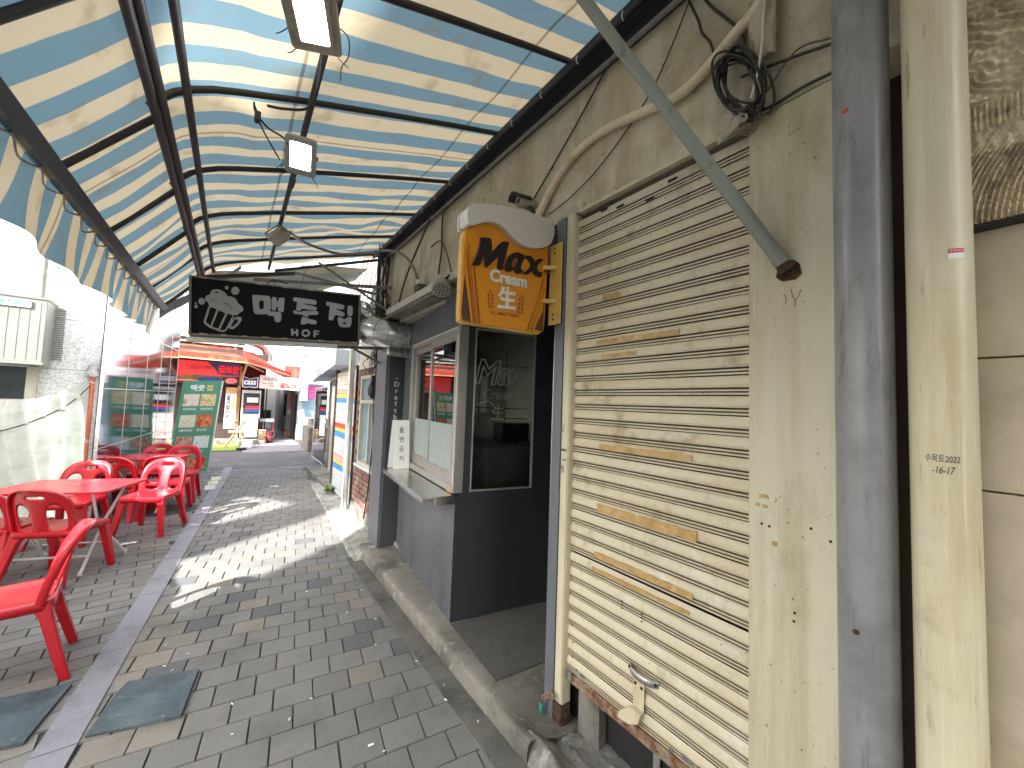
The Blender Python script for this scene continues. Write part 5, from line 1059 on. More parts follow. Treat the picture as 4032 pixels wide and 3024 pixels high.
for v in gl.data.vertices: n_ = mnoise.noise(v.co * 30); v.co.x *= 1 + .35 * n_; v.co.y *= 1 + .3 * n_; v.co.z += .02 * n_
mb = MB(); w0 = Vector((-1.345, 7.06, 0)); wd = Vector((-1, -.10, 0)).normalized(); FWs = lambda u, v, w=0.: w0 + wd * u + Vector((0, 0, v)) + Vector((.0995, -.995, 0)) * w
sb = thing('stone_building', 'pale granite clad building at the left with service openings and machine boxes', 'building', (-3, 7.2, 0))
for i in range(4):
    for j in range(9):
        if i == 0 and j in (1,): pass
        mb.fbox(FWs, (i * 1.2 + (0 if i else -.02), j * .615, -.35), (i * 1.2 + 1.196, j * .615 + .611, 0))
obj('granite_wall', mb, 'granite_wall', sb, bev=.003)
obj('rear_mass', MB().add([tuple(FWs(a, 0, b)) for a, b in ((0, -.36), (4.8, -.36), (4.8, -4), (0, -4))] + [tuple(FWs(a, 5.5, b)) for a, b in ((0, -.36), (4.8, -.36), (4.8, -4), (0, -4))], [(0, 1, 2, 3), (7, 6, 5, 4), (0, 4, 5, 1), (1, 5, 6, 2), (2, 6, 7, 3), (3, 7, 4, 0)]), 'white_wall', sb)
mb = MB(); mb.fbox(FWs, (.61, 1.47, .001), (2.2, 1.84, .008)); obj('dark_opening', mb, 'dark_pane', sb)
mb = MB(); mb.fbox(FWs, (.53, 1.465, .009), (.61, 1.85, .05)); mb.fbox(FWs, (.50, 1.44, .002), (2.2, 1.468, .06)); obj('opening_post', mb, 'beige_post', sb)
mb = MB(); mb.fbox(FWs, (.66, .45, .002), (1.6, 1.33, .05)); obj('lower_louvre', mb, 'ac_white', sb)
mb = MB()
for k in range(14): mb.fbox(FWs, (.71, .52 + k * .055, .051), (1.55, .545 + k * .055, .056))
obj('louvre_slots', mb, 'ac_grille', sb)
mb = MB()
for k in range(24): mb.fbox(FWs, (.36, 1.95 + k * .027, .0), (.44, 1.963 + k * .027, .018))
obj('vent_fins', mb, 'unit_metal', sb)
au = thing('machine_cabinet', 'big grey sheet metal machine cabinet on the stone wall with blue Korean lettering', 'machine', FWs(.8, 1.86, .2))
obj('cabinet_body', MB().fbox(FWs, (.445, 1.89, .01), (2.0, 2.61, .42)), 'unit_metal', au, bev=.006)
mb = MB()
for k in range(14): mb.fbox(FWs, (.49 + k * .075, 1.92, .4205), (.50 + k * .075, 2.56, .423))
mb.fbox(FWs, (.435, 1.865, .0), (2.0, 1.892, .43)); mb.fbox(FWs, (.435, 2.60, .0), (2.0, 2.62, .43)); obj('cabinet_ribs', mb, 'unit_metal', au)
mb = MB(); mb.fbox(FWs, (.56, 2.49, .429), (.87, 2.57, .436)); obj('name_plate', mb, 'ac_white', au)
text('전력조정기', lambda u, v, w=0.: FWs(.855 - u, 2.505 + v, .437 + w), .28, .05, 'blue_paint', au, bold=.02, depth=.0005)
bp_ = thing('roof_pole', 'weathered steel pole standing above the machine cabinet', 'pole', FWs(.56, 2.62, .06)); obj('pole_tube', MB().tube([FWs(.56, 2.62, .06), FWs(.56, 3.9, .06)], .03, 10), 'steel_dull', bp_)
# mirrored glass shop front
g0 = Vector((-1.264, 6.66, 0)); g1 = Vector((-.971, 10.84, 0)); gd = (g1 - g0).normalized(); FG = lambda u, v, w=0.: g0 + gd * u + Vector((0, 0, v)) + Vector((gd.y, -gd.x, 0)) * w
gb = thing('mirrored_building', 'glass fronted building whose blue mirrored panes reflect the red restaurant canopy', 'building', (-1.5, 8.7, 0)); GL = (g1 - g0).length
us = [.01, .9, 1.85, 2.75, 3.5, GL]; zs = [.02, .9, 1.63, 2.50, 3.4, 4.6]
for i in range(5):
    for j in range(5):
        p = obj('mirror_pane', MB().fbox(FG, (us[i] + .008, zs[j] + .008, -.03), (us[i + 1] - .008, zs[j + 1] - .008, 0)), 'mirror_glass', gb)
mb = MB()
for u in us: mb.fbox(FG, (u - .006, .0, -.028), (u + .006, 4.6, .004))
for z in zs: mb.fbox(FG, (0, z - .006, -.027), (GL, z + .006, .003))
obj('mullions', mb, 'mullion', gb)
mb = MB().add([tuple(FG(a, z, b)) for z in (0, 4.7) for a, b in ((.0, -.04), (GL, -.04), (GL, -3.2), (1.7, -3.2), (.44, -.10))], [(4, 3, 2, 1, 0), (5, 6, 7, 8, 9), (0, 1, 6, 5), (1, 2, 7, 6), (2, 3, 8, 7), (3, 4, 9, 8), (4, 0, 5, 9)]); obj('building_mass', mb, 'white_wall', gb)

# menu banner
mbn = thing('menu_banner', 'tall green food menu banner on a leaning stand beside the far red table', 'banner', (-.55, 10, 0))
FBn = frame((-.93, 9.98, .03), (.63, -.04, .03), (.13, .10, 1.83)); BW, BH = .625, 1.84
obj('banner_sheet', MB().fbox(FBn, (0, 0, -.006), (BW, BH, 0)), 'menu_green', mbn)
obj('banner_edge', MB().fbox(FBn, (BW, -.02, -.02), (BW + .022, BH, .004)).tube([FBn(.1, 1.7, -.01), FBn(.1, -.03, -.35)], .008, 6).tube([FBn(.55, 1.7, -.01), FBn(.58, -.03, -.35)], .008, 6), 'mullion', mbn)
text('맥줏', lambda u, v, w=0.: FBn(.135 + u, 1.63 + v, w), .225, .125, 'paper', mbn, bold=.03); text('집', lambda u, v, w=0.: FBn(.385 + u, 1.63 + v, w), .105, .125, 'menu_yellow', mbn, bold=.03)
for r, (fa_, fb_, ca_, cb_) in enumerate((('food_root', 'food_fry', '더덕튀김', '닭발튀김'), ('food_white', 'food_red', '민물새우튀김', '닭강정'), ('food_beef', 'food_grey', '불고기', '오징어'), ('food_fry', 'food_red', '감자튀김', '떡볶이'))):
    z = 1.32 - r * .425
    for u, f_, c_ in ((.055, fa_, ca_), (.325, fb_, cb_)):
        obj('food_picture', MB().fbox(FBn, (u - .006, z - .006, .0003), (u + .251, z + .251, .0012)), 'print_dark' if False else 'menu_green', mbn); obj('food_picture', MB().fbox(FBn, (u, z, .0015), (u + .245, z + .245, .003)), f_, mbn)
        if z > .05: text(c_, (lambda u, z: lambda a, b, w=0.: FBn(u + a, z + b, w))(u + .02, z - .085), min(.2, .05 * len(c_)), .05, 'paper', mbn, bold=.015)

# ------------------------------------------------------------------ right side beyond the booth
bh = thing('brick_house', 'old red brick house with a wooden framed window beyond the beer booth', 'house', (1.6, 5.2, 0))
mb = MB(); r5 = random.Random(3)
def brickwall(mb, ya, yb, za, zb, x, skip):
    j = 0; z = za
    while z < zb:
        y = ya - (.1 if j % 2 else 0)
        while y < yb:
            a, b = max(y, ya), min(y + .192, yb)
            if b - a > .03 and not (skip and b > skip[0] and a < skip[1] and z + .055 > skip[2] and z < skip[3]): o_ = r5.uniform(-.003, .004); mb.box((x - .008 - o_, a, z), (x + .05, b - .01, min(z + .057, zb)))
            y += .2
        z += .067; j += 1
brickwall(mb, 4.345, 5.62, .06, 2.02, 1.425, (4.62, 5.50, .74, 1.93)); obj('brick_wall', mb, 'brick', bh, bev=.003)
obj('wall_core', MB().box((1.434, 4.345, 0), (1.50, 4.62, 2.02)).box((1.434, 5.5, 0), (1.50, 5.66, 2.02)).box((1.434, 4.62, 0), (1.50, 5.5, .74)).box((1.434, 4.62, 1.93), (1.50, 5.5, 2.02)).box((1.62, 4.345, 0), (4, 5.66, 2.02)), 'mortar', bh)
obj('upper_band', MB().box((1.43, 4.345, 2.02), (4, 5.66, 2.5)), 'cream_wall', bh, bev=.006)
wf = MB(); X0, X1 = 1.425, 1.50
for (a, b, c, d) in ((4.62, 4.67, .74, 1.93), (5.45, 5.50, .74, 1.93), (4.67, 5.45, .74, .79), (4.67, 5.45, 1.885, 1.93), (4.67, 5.45, 1.555, 1.60), (5.04, 5.075, .79, 1.555)): wf.box((X0, a, c), (X1, b, d))
w1 = obj('window', wf, 'beige_post', bh, bev=.003); obj('window_sill', MB().box((1.395, 4.58, .715), (1.47, 5.54, .745)), 'pale_blue_wall', w1, bev=.003)
mb = MB(); mb.box((1.462, 4.66, .785), (1.468, 5.05, 1.56)); mb.box((1.475, 5.05, .785), (1.481, 5.46, 1.56)); mb.box((1.462, 4.66, 1.595), (1.468, 5.46, 1.89)); obj('pane', mb, 'pane_blue', w1)
obj('curtain', MB().grid(lambda u, v: (1.52 + .012 * math.sin(u * 60), 4.66 + u * .8, .79 + v * .76), 60, 2), 'curtain_film', w1)
obj('cracked_render', MB().grid(lambda u, v: (1.412 - .012 * (1 - abs(2 * v - 1)) + .004 * mnoise.noise(Vector((u * 8, v * 8, 0))), 4.35 + u * 1.28, .0 + v * (.22 + .08 * mnoise.noise(Vector((u * 5, 0, 2))))), 30, 6), 'concrete', bh, ang=80)
obj('black_bag', MB().lathe((1.375, 4.75, 1.62), [(.02, 0), (.055, .05), (.062, .13), (.04, .2), (.025, .25), (.035, .28)], 14), 'bag_black', None, 'crumpled black plastic bag hanging on the brick house cables', 'bag')
cable('wall_cable', 'bundle of black cable dropping down the brick house corner', [(1.38, 4.65, 2.45), (1.385, 4.72, 2.2), (1.38, 4.68, 1.9), (1.385, 4.72, 1.5), (1.39, 4.68, 1.2), (1.39, 4.72, .9), (1.395, 4.80, .5), (1.395, 4.92, .15)], .008)
bun = thing('cable_bundle', 'messy bundle of black cables rising behind the big silver duct', 'cables', (1.40, 4.5, 2.3))
mb = MB()
for k in range(26):
    r3 = random.Random(k + 40); y = 4.36 + r3.uniform(0, .22); x = 1.36 + r3.uniform(-.06, .05)
    if k < 12: mb.tube([(x + r3.uniform(-.02, .02), y + r3.uniform(-.03, .03), 2.3 + i * .16) for i in range(9)], r3.uniform(.004, .009), 5, smooth=3)
    else: mb.tube([(x + r3.uniform(-.09, .09), y + r3.uniform(-.08, .08), 2.35 + r3.uniform(-.12, .42)) for i in range(5)], r3.uniform(.003, .006), 5, smooth=4)
obj('cable_strands', mb, 'cable', bun)
mb = MB()
for k in range(9):
    r3 = random.Random(k + 80); mb.tube([(1.36 + r3.uniform(-.12, .05), 4.45 + r3.uniform(-.1, .3), 2.15 + r3.uniform(-.25, .12)) for i in range(5)], .004, 5, smooth=4)
obj('loose_strands', mb, 'cable', bun)
dv = thing('exhaust_duct', 'large silver segmented exhaust elbow coming out of the grey booth', 'duct', (1.3, 3.9, 2.1))
ctr = spline([Vector(p) for p in ((1.52, 3.862, 2.275), (1.38, 3.88, 2.275), (1.25, 3.90, 2.28), (1.14, 3.97, 2.305), (1.075, 4.09, 2.365), (1.06, 4.24, 2.46), (1.09, 4.42, 2.56))], 3)
mb = MB(); mb.tube(ctr, .148, 28); obj('duct_elbow', mb, 'galvanised', dv)
mb = MB()
for i in range(2, len(ctr) - 1, 2):
    d = (ctr[i + 1] - ctr[i - 1]).normalized(); mb.lathe(ctr[i], [(.1485, -.006), (.1535, -.003), (.1535, .003), (.1485, .006)], 28, axis=d)
obj('duct_seams', mb, 'galvanised', dv); obj('duct_flange', MB().lathe(ctr[0] + Vector((-.035, 0, 0)), [(.15, 0), (.172, .002), (.172, .008), (.15, .01)], 28, axis=(-1, .1, 0)), 'galvanised', dv)
vp = thing('vent_pipe', 'small perforated metal vent pipe under the big silver duct', 'vent', (1.35, 3.86, 2.03))
obj('vent_tube', MB().lathe((1.50, 3.88, 2.085), [(.075, 0), (.075, .012), (.047, .016), (.047, .24), (.040, .245), (.0, .245)], 20, axis=(-1, .12, .06)), 'galvanised', vp)
mb = MB(); ax = Vector((-1, .12, .06)).normalized(); s1 = ax.cross(Vector((0, 0, 1))).normalized(); s2 = s1.cross(ax)
for i in range(5):
    for k in range(9):
        a = k * .42 + .5; c = Vector((1.50, 3.88, 2.085)) + ax * (.10 + i * .026); rd = s1 * math.cos(a) - s2 * math.sin(a) * -1; mb.cyl(c + rd * .0465, c + rd * .0476, .0065, 7)
obj('vent_holes', mb, 'dark_inside', vp)
td = thing('roof_duct', 'slim silver duct with an elbow standing above the brick house', 'duct', (1.55, 5.3, 2.4))
obj('duct_tube', MB().tube([Vector(p) for p in ((1.53, 5.3, 2.4), (1.53, 5.3, 2.95), (1.53, 5.28, 3.05), (1.53, 5.2, 3.12), (1.53, 5.06, 3.14))], .092, 22, cap=False, smooth=4), 'galvanised', td, solid=.004)
mb = MB()
for z in (2.55, 2.68, 2.82): mb.lathe((1.53, 5.3, z), [(.092, -.005), (.098, 0), (.092, .005)], 22)
obj('duct_seams', mb, 'galvanised', td)
wp = thing('white_pipe', 'tall white pipe wrapped with frayed ties between the brick house and the striped shutter', 'pipe', (1.36, 5.75, 0))
obj('pipe_tube', MB().tube([(1.36, 5.76, .02), (1.355, 5.72, .7), (1.36, 5.76, 1.6), (1.36, 5.76, 2.6)], .042, 16), 'pipe_white', wp)
mb = MB()
for k in range(14): z = .25 + k * .12; mb.tube([(1.36 + .046 * math.cos(t) + rnd.uniform(-.004, .004), 5.755 + .046 * math.sin(t), z + .05 * t / 6) for t in [i * .7 for i in range(10)]], .004, 4)
mb.tube([(1.33, 5.71, .05), (1.325, 5.70, .5), (1.33, 5.72, 1.0), (1.33, 5.71, 1.6), (1.33, 5.72, 2.3)], .009, 6, smooth=3); obj('frayed_ties', mb, 'string_cream', wp)
rs = thing('striped_shutter', 'grey roller shutter painted with red, yellow and blue stripes', 'shutter', (1.47, 6.5, .08)); F0 = FX(1.462, 7.12, .08)
def slat(z0, z1, m, nm='shutter_band'):
    mb = MB(); z = z0
    while z < z1 - .01: z2 = min(z + .075, z1); mb.fbox(FX(1.465, 7.12, 0), (.0, z + .004, -.02), (1.28, z2 - .004, .004)); mb.fbox(FX(1.465, 7.12, 0), (.0, z - .004, -.02), (1.28, z + .004, -.006)); z = z2
    obj(nm, mb, m, rs, bev=.002)
bands = [(.08, .47, 'rainbow_grey'), (.47, .545, 'stripe_blue'), (.545, .60, 'stripe_yellow'), (.60, .70, 'stripe_pink'), (.70, .98, 'rainbow_grey'), (.98, 1.07, 'stripe_blue'), (1.07, 1.135, 'stripe_yellow'), (1.135, 1.21, 'stripe_red'), (1.21, 1.55, 'rainbow_grey'), (1.55, 1.62, 'stripe_blue'), (1.62, 1.69, 'stripe_yellow'), (1.69, 1.76, 'stripe_pink'), (1.76, 2.05, 'cream_wall')]
for a, b, m in bands: slat(a, b, m)
mb = MB()
for j in range(3):
    for i in range(4): mb.cyl((1.4612, 6.75 - i * .13, 1.80 + j * .075), (1.4595, 6.75 - i * .13, 1.80 + j * .075), .010, 8)
obj('vent_dots', mb, 'dark_inside', rs)
obj('shutter_frame', MB().box((1.44, 7.12, .05), (1.52, 7.17, 2.1)).box((1.44, 5.80, .05), (1.52, 5.84, 2.1)), 'rust_deep', rs)
obj('shutter_backing', MB().box((1.49, 5.67, 0), (1.7, 7.15, 2.15)), 'cream_wall', rs)
obj('step_block', MB().box((1.42, 7.2, -.01), (1.80, 9.7, .09)), 'concrete', None, 'low pale concrete doorstep in front of the glass shop', 'step', bev=.01)
gs = thing('glass_shop', 'shop with a frameless glass door and metal door posts past the striped shutter', 'shop', (1.7, 9, 0)); s0 = Vector((1.52, 7.22, 0)); s1_ = Vector((1.80, 9.58, 0)); sd = (s1_ - s0).normalized(); FSh = lambda u, v, w=0.: s0 + sd * u + Vector((0, 0, v)) + Vector((-sd.y, sd.x, 0)) * w
mb = MB()
for u, w_ in ((0, .10), (.75, .06), (1.5, .06), (2.30, .09)): mb.fbox(FSh, (u, .09, -.07), (u + w_, 2.06, 0))
mb.fbox(FSh, (.10, 1.98, -.06), (2.30, 2.06, -.002)); obj('door_posts', mb, 'aluminium', gs, bev=.003)
obj('shop_window', MB().fbox(FSh, (.1, .1, -.035), (2.3, 1.98, -.028)), 'clear_glass', gs)
mb = MB(); mb.box((2.5, 7.2, 0), (2.6, 11.2, 2.1)); mb.box((1.9, 7.1, 0), (2.5, 7.2, 2.1)); obj('shop_inside', mb, 'white_wall', gs)
gd_ = obj('glass_door', MB().box((1.775, 9.68, .10), (1.785, 11.15, 1.86)), 'clear_glass', gs)
obj('door_edge', MB().box((1.770, 11.15, .09), (1.79, 11.18, 1.87)).box((1.770, 9.68, 1.86), (1.79, 11.15, 1.875)).box((1.770, 9.68, .085), (1.79, 11.15, .1)), 'white_paint', gd_)
obj('door_handle', MB().tube([(1.73, 10.75, .78), (1.73, 10.75, 1.42)], .014, 8).tube([(1.82, 10.75, .78), (1.82, 10.75, 1.42)], .014, 8), 'chrome', gd_)
bc = thing('balcony', 'pale blue and white balcony box jutting out above the striped shutter', 'balcony', (1.5, 8, 2.1))
mb = MB().add([(1.18, 5.98, 2.10), (1.62, 5.98, 2.10), (2.3, 12.4, 2.10), (1.86, 12.4, 2.10), (1.18, 5.98, 2.33), (1.62, 5.98, 2.33), (2.3, 12.4, 2.33), (1.86, 12.4, 2.33)], [(3, 2, 1, 0), (4, 5, 6, 7), (0, 1, 5, 4), (1, 2, 6, 5), (2, 3, 7, 6), (3, 0, 4, 7)]); obj('balcony_slab', mb, 'pale_blue_wall', bc, bev=.005)
mb = MB()
for k in range(9):
    f = k / 8; p = Vector((1.20 + .66 * f, 6.05 + 6.2 * f, 2.335)); mb.tube([p, p + Vector((0, 0, .72))], .014, 6)
    if k < 8:
        q = Vector((1.20 + .66 * (f + .125), 6.05 + 6.2 * (f + .125), 2.335))
        for z in (.2, .45, .7): mb.tube([p + Vector((0, 0, z)), q + Vector((0, 0, z))], .011, 6)
obj('balcony_rail', mb, 'white_paint', bc)
mb = MB()
for k in range(18): r3 = random.Random(k + 9); f = r3.random(); p = Vector((1.30 + .66 * f, 6.2 + 6 * f, 2.34)); s_ = r3.uniform(.06, .16); mb.box((p.x, p.y, 2.335), (p.x + s_, p.y + s_ * 1.4, 2.335 + r3.uniform(.12, .5)))
obj('stored_boxes', mb, 'white_wall', bc, bev=.01)
obj('upper_house', MB().add([(1.64, 5.68, 2.34), (5, 5.68, 2.34), (5, 12.4, 2.34), (2.35, 12.4, 2.34), (1.64, 5.68, 3.3), (5, 5.68, 3.3), (5, 12.4, 3.3), (2.35, 12.4, 3.3)], [(0, 1, 5, 4), (3, 0, 4, 7), (4, 5, 6, 7), (1, 2, 6, 5), (2, 3, 7, 6)]), 'white_wall', None, 'white upper storey set back behind the balcony rail', 'house')
fb = thing('fluted_building', 'tall white building with fluted columns behind the brick house roof', 'building', (3, 8, 0))
mb = MB(); mb.box((2.35, 7.0, 3.31), (5, 9, 7.5)); obj('white_mass', mb, 'white_wall', fb)
mb = MB()
for k in range(7): mb.cyl((2.0 + k * .34, 6.85, 3.31), (2.0 + k * .34, 6.85, 7.5), .15, 16)
obj('fluted_column', mb, 'pale_blue_wall', fb)
rp = thing('leaning_battens', 'pinkish bundle of leaning battens behind the hanging sign brackets', 'battens', (1.6, 6.6, 3.3)); mb = MB()
for k in range(9): mb.bar((1.50 + k * .055, 6.4, 3.2), (1.74 + k * .055, 6.5, 4.6), .024, .024)
obj('batten_bundle', mb, 'maroon_plastic' if False else 'stripe_pink', rp)
wd_ = thing('weed', 'small green weed growing at the foot of the striped shutter', 'plant', (1.40, 6.9, .05)); mb = MB(); r3 = random.Random(5)
for k in range(60):
    a = r3.uniform(0, 6.28); l = r3.uniform(.03, .12); p = Vector((1.40 + r3.uniform(-.06, .04), 6.92 + r3.uniform(-.14, .14), .06 + r3.uniform(0, .08))); d = Vector((math.cos(a), math.sin(a), r3.uniform(-.1, .8))) * l; s_ = Vector((-math.sin(a), math.cos(a), 0)) * l * .25; mb.add([p, p + d * .5 + s_, p + d, p + d * .5 - s_], [(0, 1, 2, 3)])
obj('leaves', mb, 'leaf', wd_)
# ------------------------------------------------------------------ restaurant across the far road
rt = thing('restaurant', 'restaurant with a red canvas canopy across the far road', 'restaurant', (0, 16.5, 0))
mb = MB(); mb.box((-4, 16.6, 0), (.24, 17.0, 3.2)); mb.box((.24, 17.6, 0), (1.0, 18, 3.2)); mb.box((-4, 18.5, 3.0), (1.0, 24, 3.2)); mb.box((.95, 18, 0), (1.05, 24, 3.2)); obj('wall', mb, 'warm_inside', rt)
obj('floor_slab', MB().box((-4, 15.6, -.01), (1.05, 17.6, .12)), 'concrete', rt, bev=.01)
cv = MB(); E0 = [(-4.5, 15.0, 2.74), (.345, 15.0, 2.665), (1.78, 16.6, 2.40), (1.78, 20, 2.40)]; H_ = [.22, .16, .13, .13]
T_ = [(-4.5, 17.5, 3.35), (-.2, 17.5, 3.35), (.6, 18, 3.3), (.6, 20, 3.3)]
for i in range(3):
    a, b = E0[i], E0[i + 1]; ha, hb = H_[i], H_[i + 1]; c, d = T_[i], T_[i + 1]
    cv.grid(lambda u, v: (lambda x: (x[0], x[1], x[2]))(Vector(a).lerp(Vector(b), u) + Vector((0, 0, (ha + (hb - ha) * u) * v + .012 * math.sin(u * 30) * (1 - v)))), 30, 2)
    cv.grid(lambda u, v: tuple((Vector(a) + Vector((0, 0, ha))).lerp(Vector(b) + Vector((0, 0, hb)), u).lerp(Vector(c).lerp(Vector(d), u), v) - Vector((0, 0, .10 * math.sin(v * 3.14)))), 24, 8)
obj('canopy', cv, 'canopy_red', rt, ang=50)
mb = MB(); mb.bar(E0[0], E0[1], .05, .04); mb.bar(E0[1], E0[2], .05, .04); mb.bar((.345, 15.0, 2.66), (.20, 16.55, 1.95), .05, .05); mb.bar((.345, 15.02, 2.62), (.9, 16.8, 2.5), .04, .04); mb.bar((.2, 16.5, 2.62), (.2, 16.5, .1), .09, .09); obj('canopy_frame', mb, 'wood_bare', rt)
obj('canopy_corner', MB().box((1.74, 16.45, 2.33), (1.82, 16.75, 2.56)), 'cloth_red', rt)
mb = MB()
for (p, q) in (((-3.5, 17.6, 3.5), (.5, 17.2, 3.4)), ((-3.5, 17.6, 4.0), (.6, 17.4, 3.55)), ((-2, 17.5, 3.3), (-1.4, 17.5, 4.0)), ((-1.2, 17.5, 3.3), (-1.25, 17.5, 4.0)), ((-.6, 17.4, 3.35), (-.2, 17.4, 3.7)), ((-.9, 17.4, 3.4), (-1.5, 17.4, 3.9)), ((.0, 17.3, 3.3), (.05, 17.3, 3.75)), ((-3, 17.5, 3.2), (-2.2, 17.5, 4.1))): mb.bar(p, q, .07, .07)
obj('roof_struts', mb, 'maroon_plastic' if False else 'steel_dull', rt)
obj('roof_deck', MB().box((-4, 17.7, 3.62), (.3, 21, 3.75)), 'white_wall', rt)
dk = thing('roof_duct', 'silver elbow duct on the roof of the red canopy restaurant', 'duct', (.9, 17.8, 3.3)); obj('duct_tube', MB().tube([Vector(p) for p in ((.25, 17.6, 3.72), (.62, 17.7, 3.66), (.92, 17.8, 3.52), (1.05, 17.85, 3.3), (1.06, 17.9, 3.0))], .17, 18, smooth=5), 'galvanised', dk)
sg = thing('restaurant_sign', 'large sunset-coloured restaurant signboard with red lettering under the red canopy', 'sign', (-.57, 16.4, 1.97)); FR = FYm(-1.34, 16.35, 1.96)
obj('sign_board', MB().fbox(FR, (-.9, 0, -.06), (1.53, .74, 0)), 'lake_print', sg)
mb = MB(); mb.poly([chaikin([(-.3, .18), (.35, .30), (.8, .26), (1.52, .30), (1.52, .0), (-.3, .0)], 2)], FR, .0005, .003); obj('picture_hills', mb, 'print_green', sg)
mb = MB(); mb.poly([chaikin([(.25, .13), (.6, .24), (.85, .25), (1.1, .17), (.9, .10), (.4, .08)], 2)], FR, .0035, .006); mb.poly([[(.62, .738), (1.528, .738), (1.528, .33), (1.2, .31), (.93, .34), (.84, .5)]], FR, .0035, .005); obj('picture_lake', mb, 'print_blue', sg)
mb = MB(); mb.poly([chaikin([(-.3, .0), (1.52, .0), (1.52, .05), (.4, .07), (-.3, .09)], 1)], FR, .0065, .008); mb.poly([[(1.05, 0), (1.52, 0), (1.52, .30), (1.05, .24)]], FR, .0066, .0082); obj('picture_ground', mb, 'print_dark', sg)
mb = MB(); mb.poly([chaikin([(-.2, .10), (.3, .13), (.5, .07), (.0, .06), (-.3, .07)], 2)], FR, .0085, .010); mb.poly([chaikin([(1.10, .10), (1.2, .24), (1.44, .23), (1.48, .08), (1.25, .02)], 2)], FR, .0086, .0102); obj('picture_dish', mb, 'print_pink', sg)
text('굴보쌈', lambda u, v, w=0.: FR(.93 + u, .38 + v, w), .57, .27, 'sign_red', sg, bold=.045, depth=.004, stand=.0088)
text('통영', lambda u, v, w=0.: FR(.56 + u, .50 + v, w), .16, .09, 'ink', sg, depth=.002, stand=.006, shear=.2); text('바다의 맛을 그대로', lambda u, v, w=0.: FR(.18 + u, .535 + v, w), .35, .04, 'ink', sg, depth=.002, stand=.006); text('신선한 굴 요리', lambda u, v, w=0.: FR(.18 + u, .475 + v, w), .26, .035, 'ink', sg, depth=.002, stand=.006)
cs = thing('beer_logo_sign', 'small blue beer logo sign with a white outlined ribbon shape beside the pink signboard', 'sign', (.49, 16.1, 1.87)); FC = FYm(.27, 16.1, 1.86); rb = [(0, .05), (.11, .02), (.22, .05), (.33, .02), (.45, .05), (.45, .41), (.33, .38), (.22, .33), (.11, .38), (0, .41)]
obj('sign_board', MB().poly([rb], FC, -.05, 0), 'paper', cs); obj('sign_face', MB().poly([[(.225 + (a - .225) * .9, .215 + (b - .215) * .88) for a, b in rb]], FC, .0005, .004), 'logo_blue', cs)
text('cass', lambda u, v, w=0.: FC(.045 + u, .13 + v, w), .35, .15, 'paper', cs, bold=.03, shear=.15, depth=.002, stand=.005); text('fresh', lambda u, v, w=0.: FC(.26 + u, .075 + v, w), .12, .04, 'blue_paint', cs, depth=.002, stand=.005)
ps = thing('pink_signboard', 'pale pink signboard with brown and red Korean lettering under the canopy edge', 'sign', (1.38, 16.2, 1.83)); FP = lambda u, v, w=0.: Vector((.76 + u, 16.08 + u * .06 - w, 1.885 + v - u * .032))
obj('sign_board', MB().fbox(FP, (0, 0, -.06), (1.25, .465, 0)), 'pink_sign', ps, bev=.01)
text('화통본가', lambda u, v, w=0.: FP(.10 + u, .28 + v, w), .44, .11, 'ink', ps, depth=.002, shear=.1); text('굴보쌈', lambda u, v, w=0.: FP(.62 + u, .07 + v, w), .54, .19, 'ink_red', ps, bold=.03, depth=.003); text('KBS 방영', lambda u, v, w=0.: FP(.10 + u, .16 + v, w), .30, .06, 'rust_deep', ps, depth=.002); text('굴전문점 요리', lambda u, v, w=0.: FP(.62 + u, .33 + v, w), .42, .05, 'print_green', ps, depth=.002); text('맛집', lambda u, v, w=0.: FP(.30 + u, .075 + v, w), .14, .055, 'rust_deep', ps, depth=.002)
vb = thing('vertical_banner', 'tall narrow white restaurant banner with yellow and blue vertical lettering', 'banner', (0, 16.3, .47)); FV = FYm(-.165, 16.3, .47)
obj('banner_sheet', MB().fbox(FV, (0, 0, -.02), (.31, 1.40, 0)), 'paper', vb); obj('banner_head', MB().fbox(FV, (.0, 1.18, .0005), (.31, 1.40, .003)), 'wood_bare', vb)
text(list('보쌈족'), lambda u, v, w=0.: FV(.17 + u, .62 + v, w), .12, .5, 'menu_yellow', vb, vert=True, bold=.04, depth=.002); text(list('굴국밥'), lambda u, v, w=0.: FV(.03 + u, .64 + v, w), .11, .5, 'logo_blue', vb, vert=True, bold=.03, depth=.002); text(list('전골'), lambda u, v, w=0.: FV(.03 + u, .38 + v, w), .10, .22, 'ink_red', vb, vert=True, bold=.03, depth=.002)
fr = thing('display_fridge', 'tall grey glass display fridge standing on a white chest freezer', 'fridge', (.57, 16.2, .12))
obj('fridge_body', MB().box((.29, 16.15, .82), (.84, 16.7, 1.80)), 'fridge_grey', fr, bev=.01); obj('fridge_glass', MB().box((.34, 16.14, .98), (.80, 16.149, 1.70)), 'dark_pane', fr); mb = MB(); mb.box((.44, 16.12, 1.38), (.76, 16.139, 1.55)); obj('white_goods', mb, 'ac_white', fr)
obj('fridge_sticker', MB().box((.42, 16.132, 1.16), (.80, 16.1395, 1.26)), 'ink_red', fr); obj('fridge_sticker', MB().box((.42, 16.132, 1.06), (.80, 16.1395, 1.155)), 'logo_blue', fr)
obj('freezer_chest', MB().box((.30, 16.05, .18), (.80, 16.6, .80)), 'ac_white', fr, bev=.02); obj('freezer_front', MB().box((.34, 16.04, .26), (.66, 16.049, .64)), 'fridge_grey', fr); mb = MB()
for x in (.33, .76):
    for y in (16.08, 16.55): mb.cyl((x, y, .12), (x, y, .185), .02, 8)
obj('freezer_feet', mb, 'black_plastic', fr)
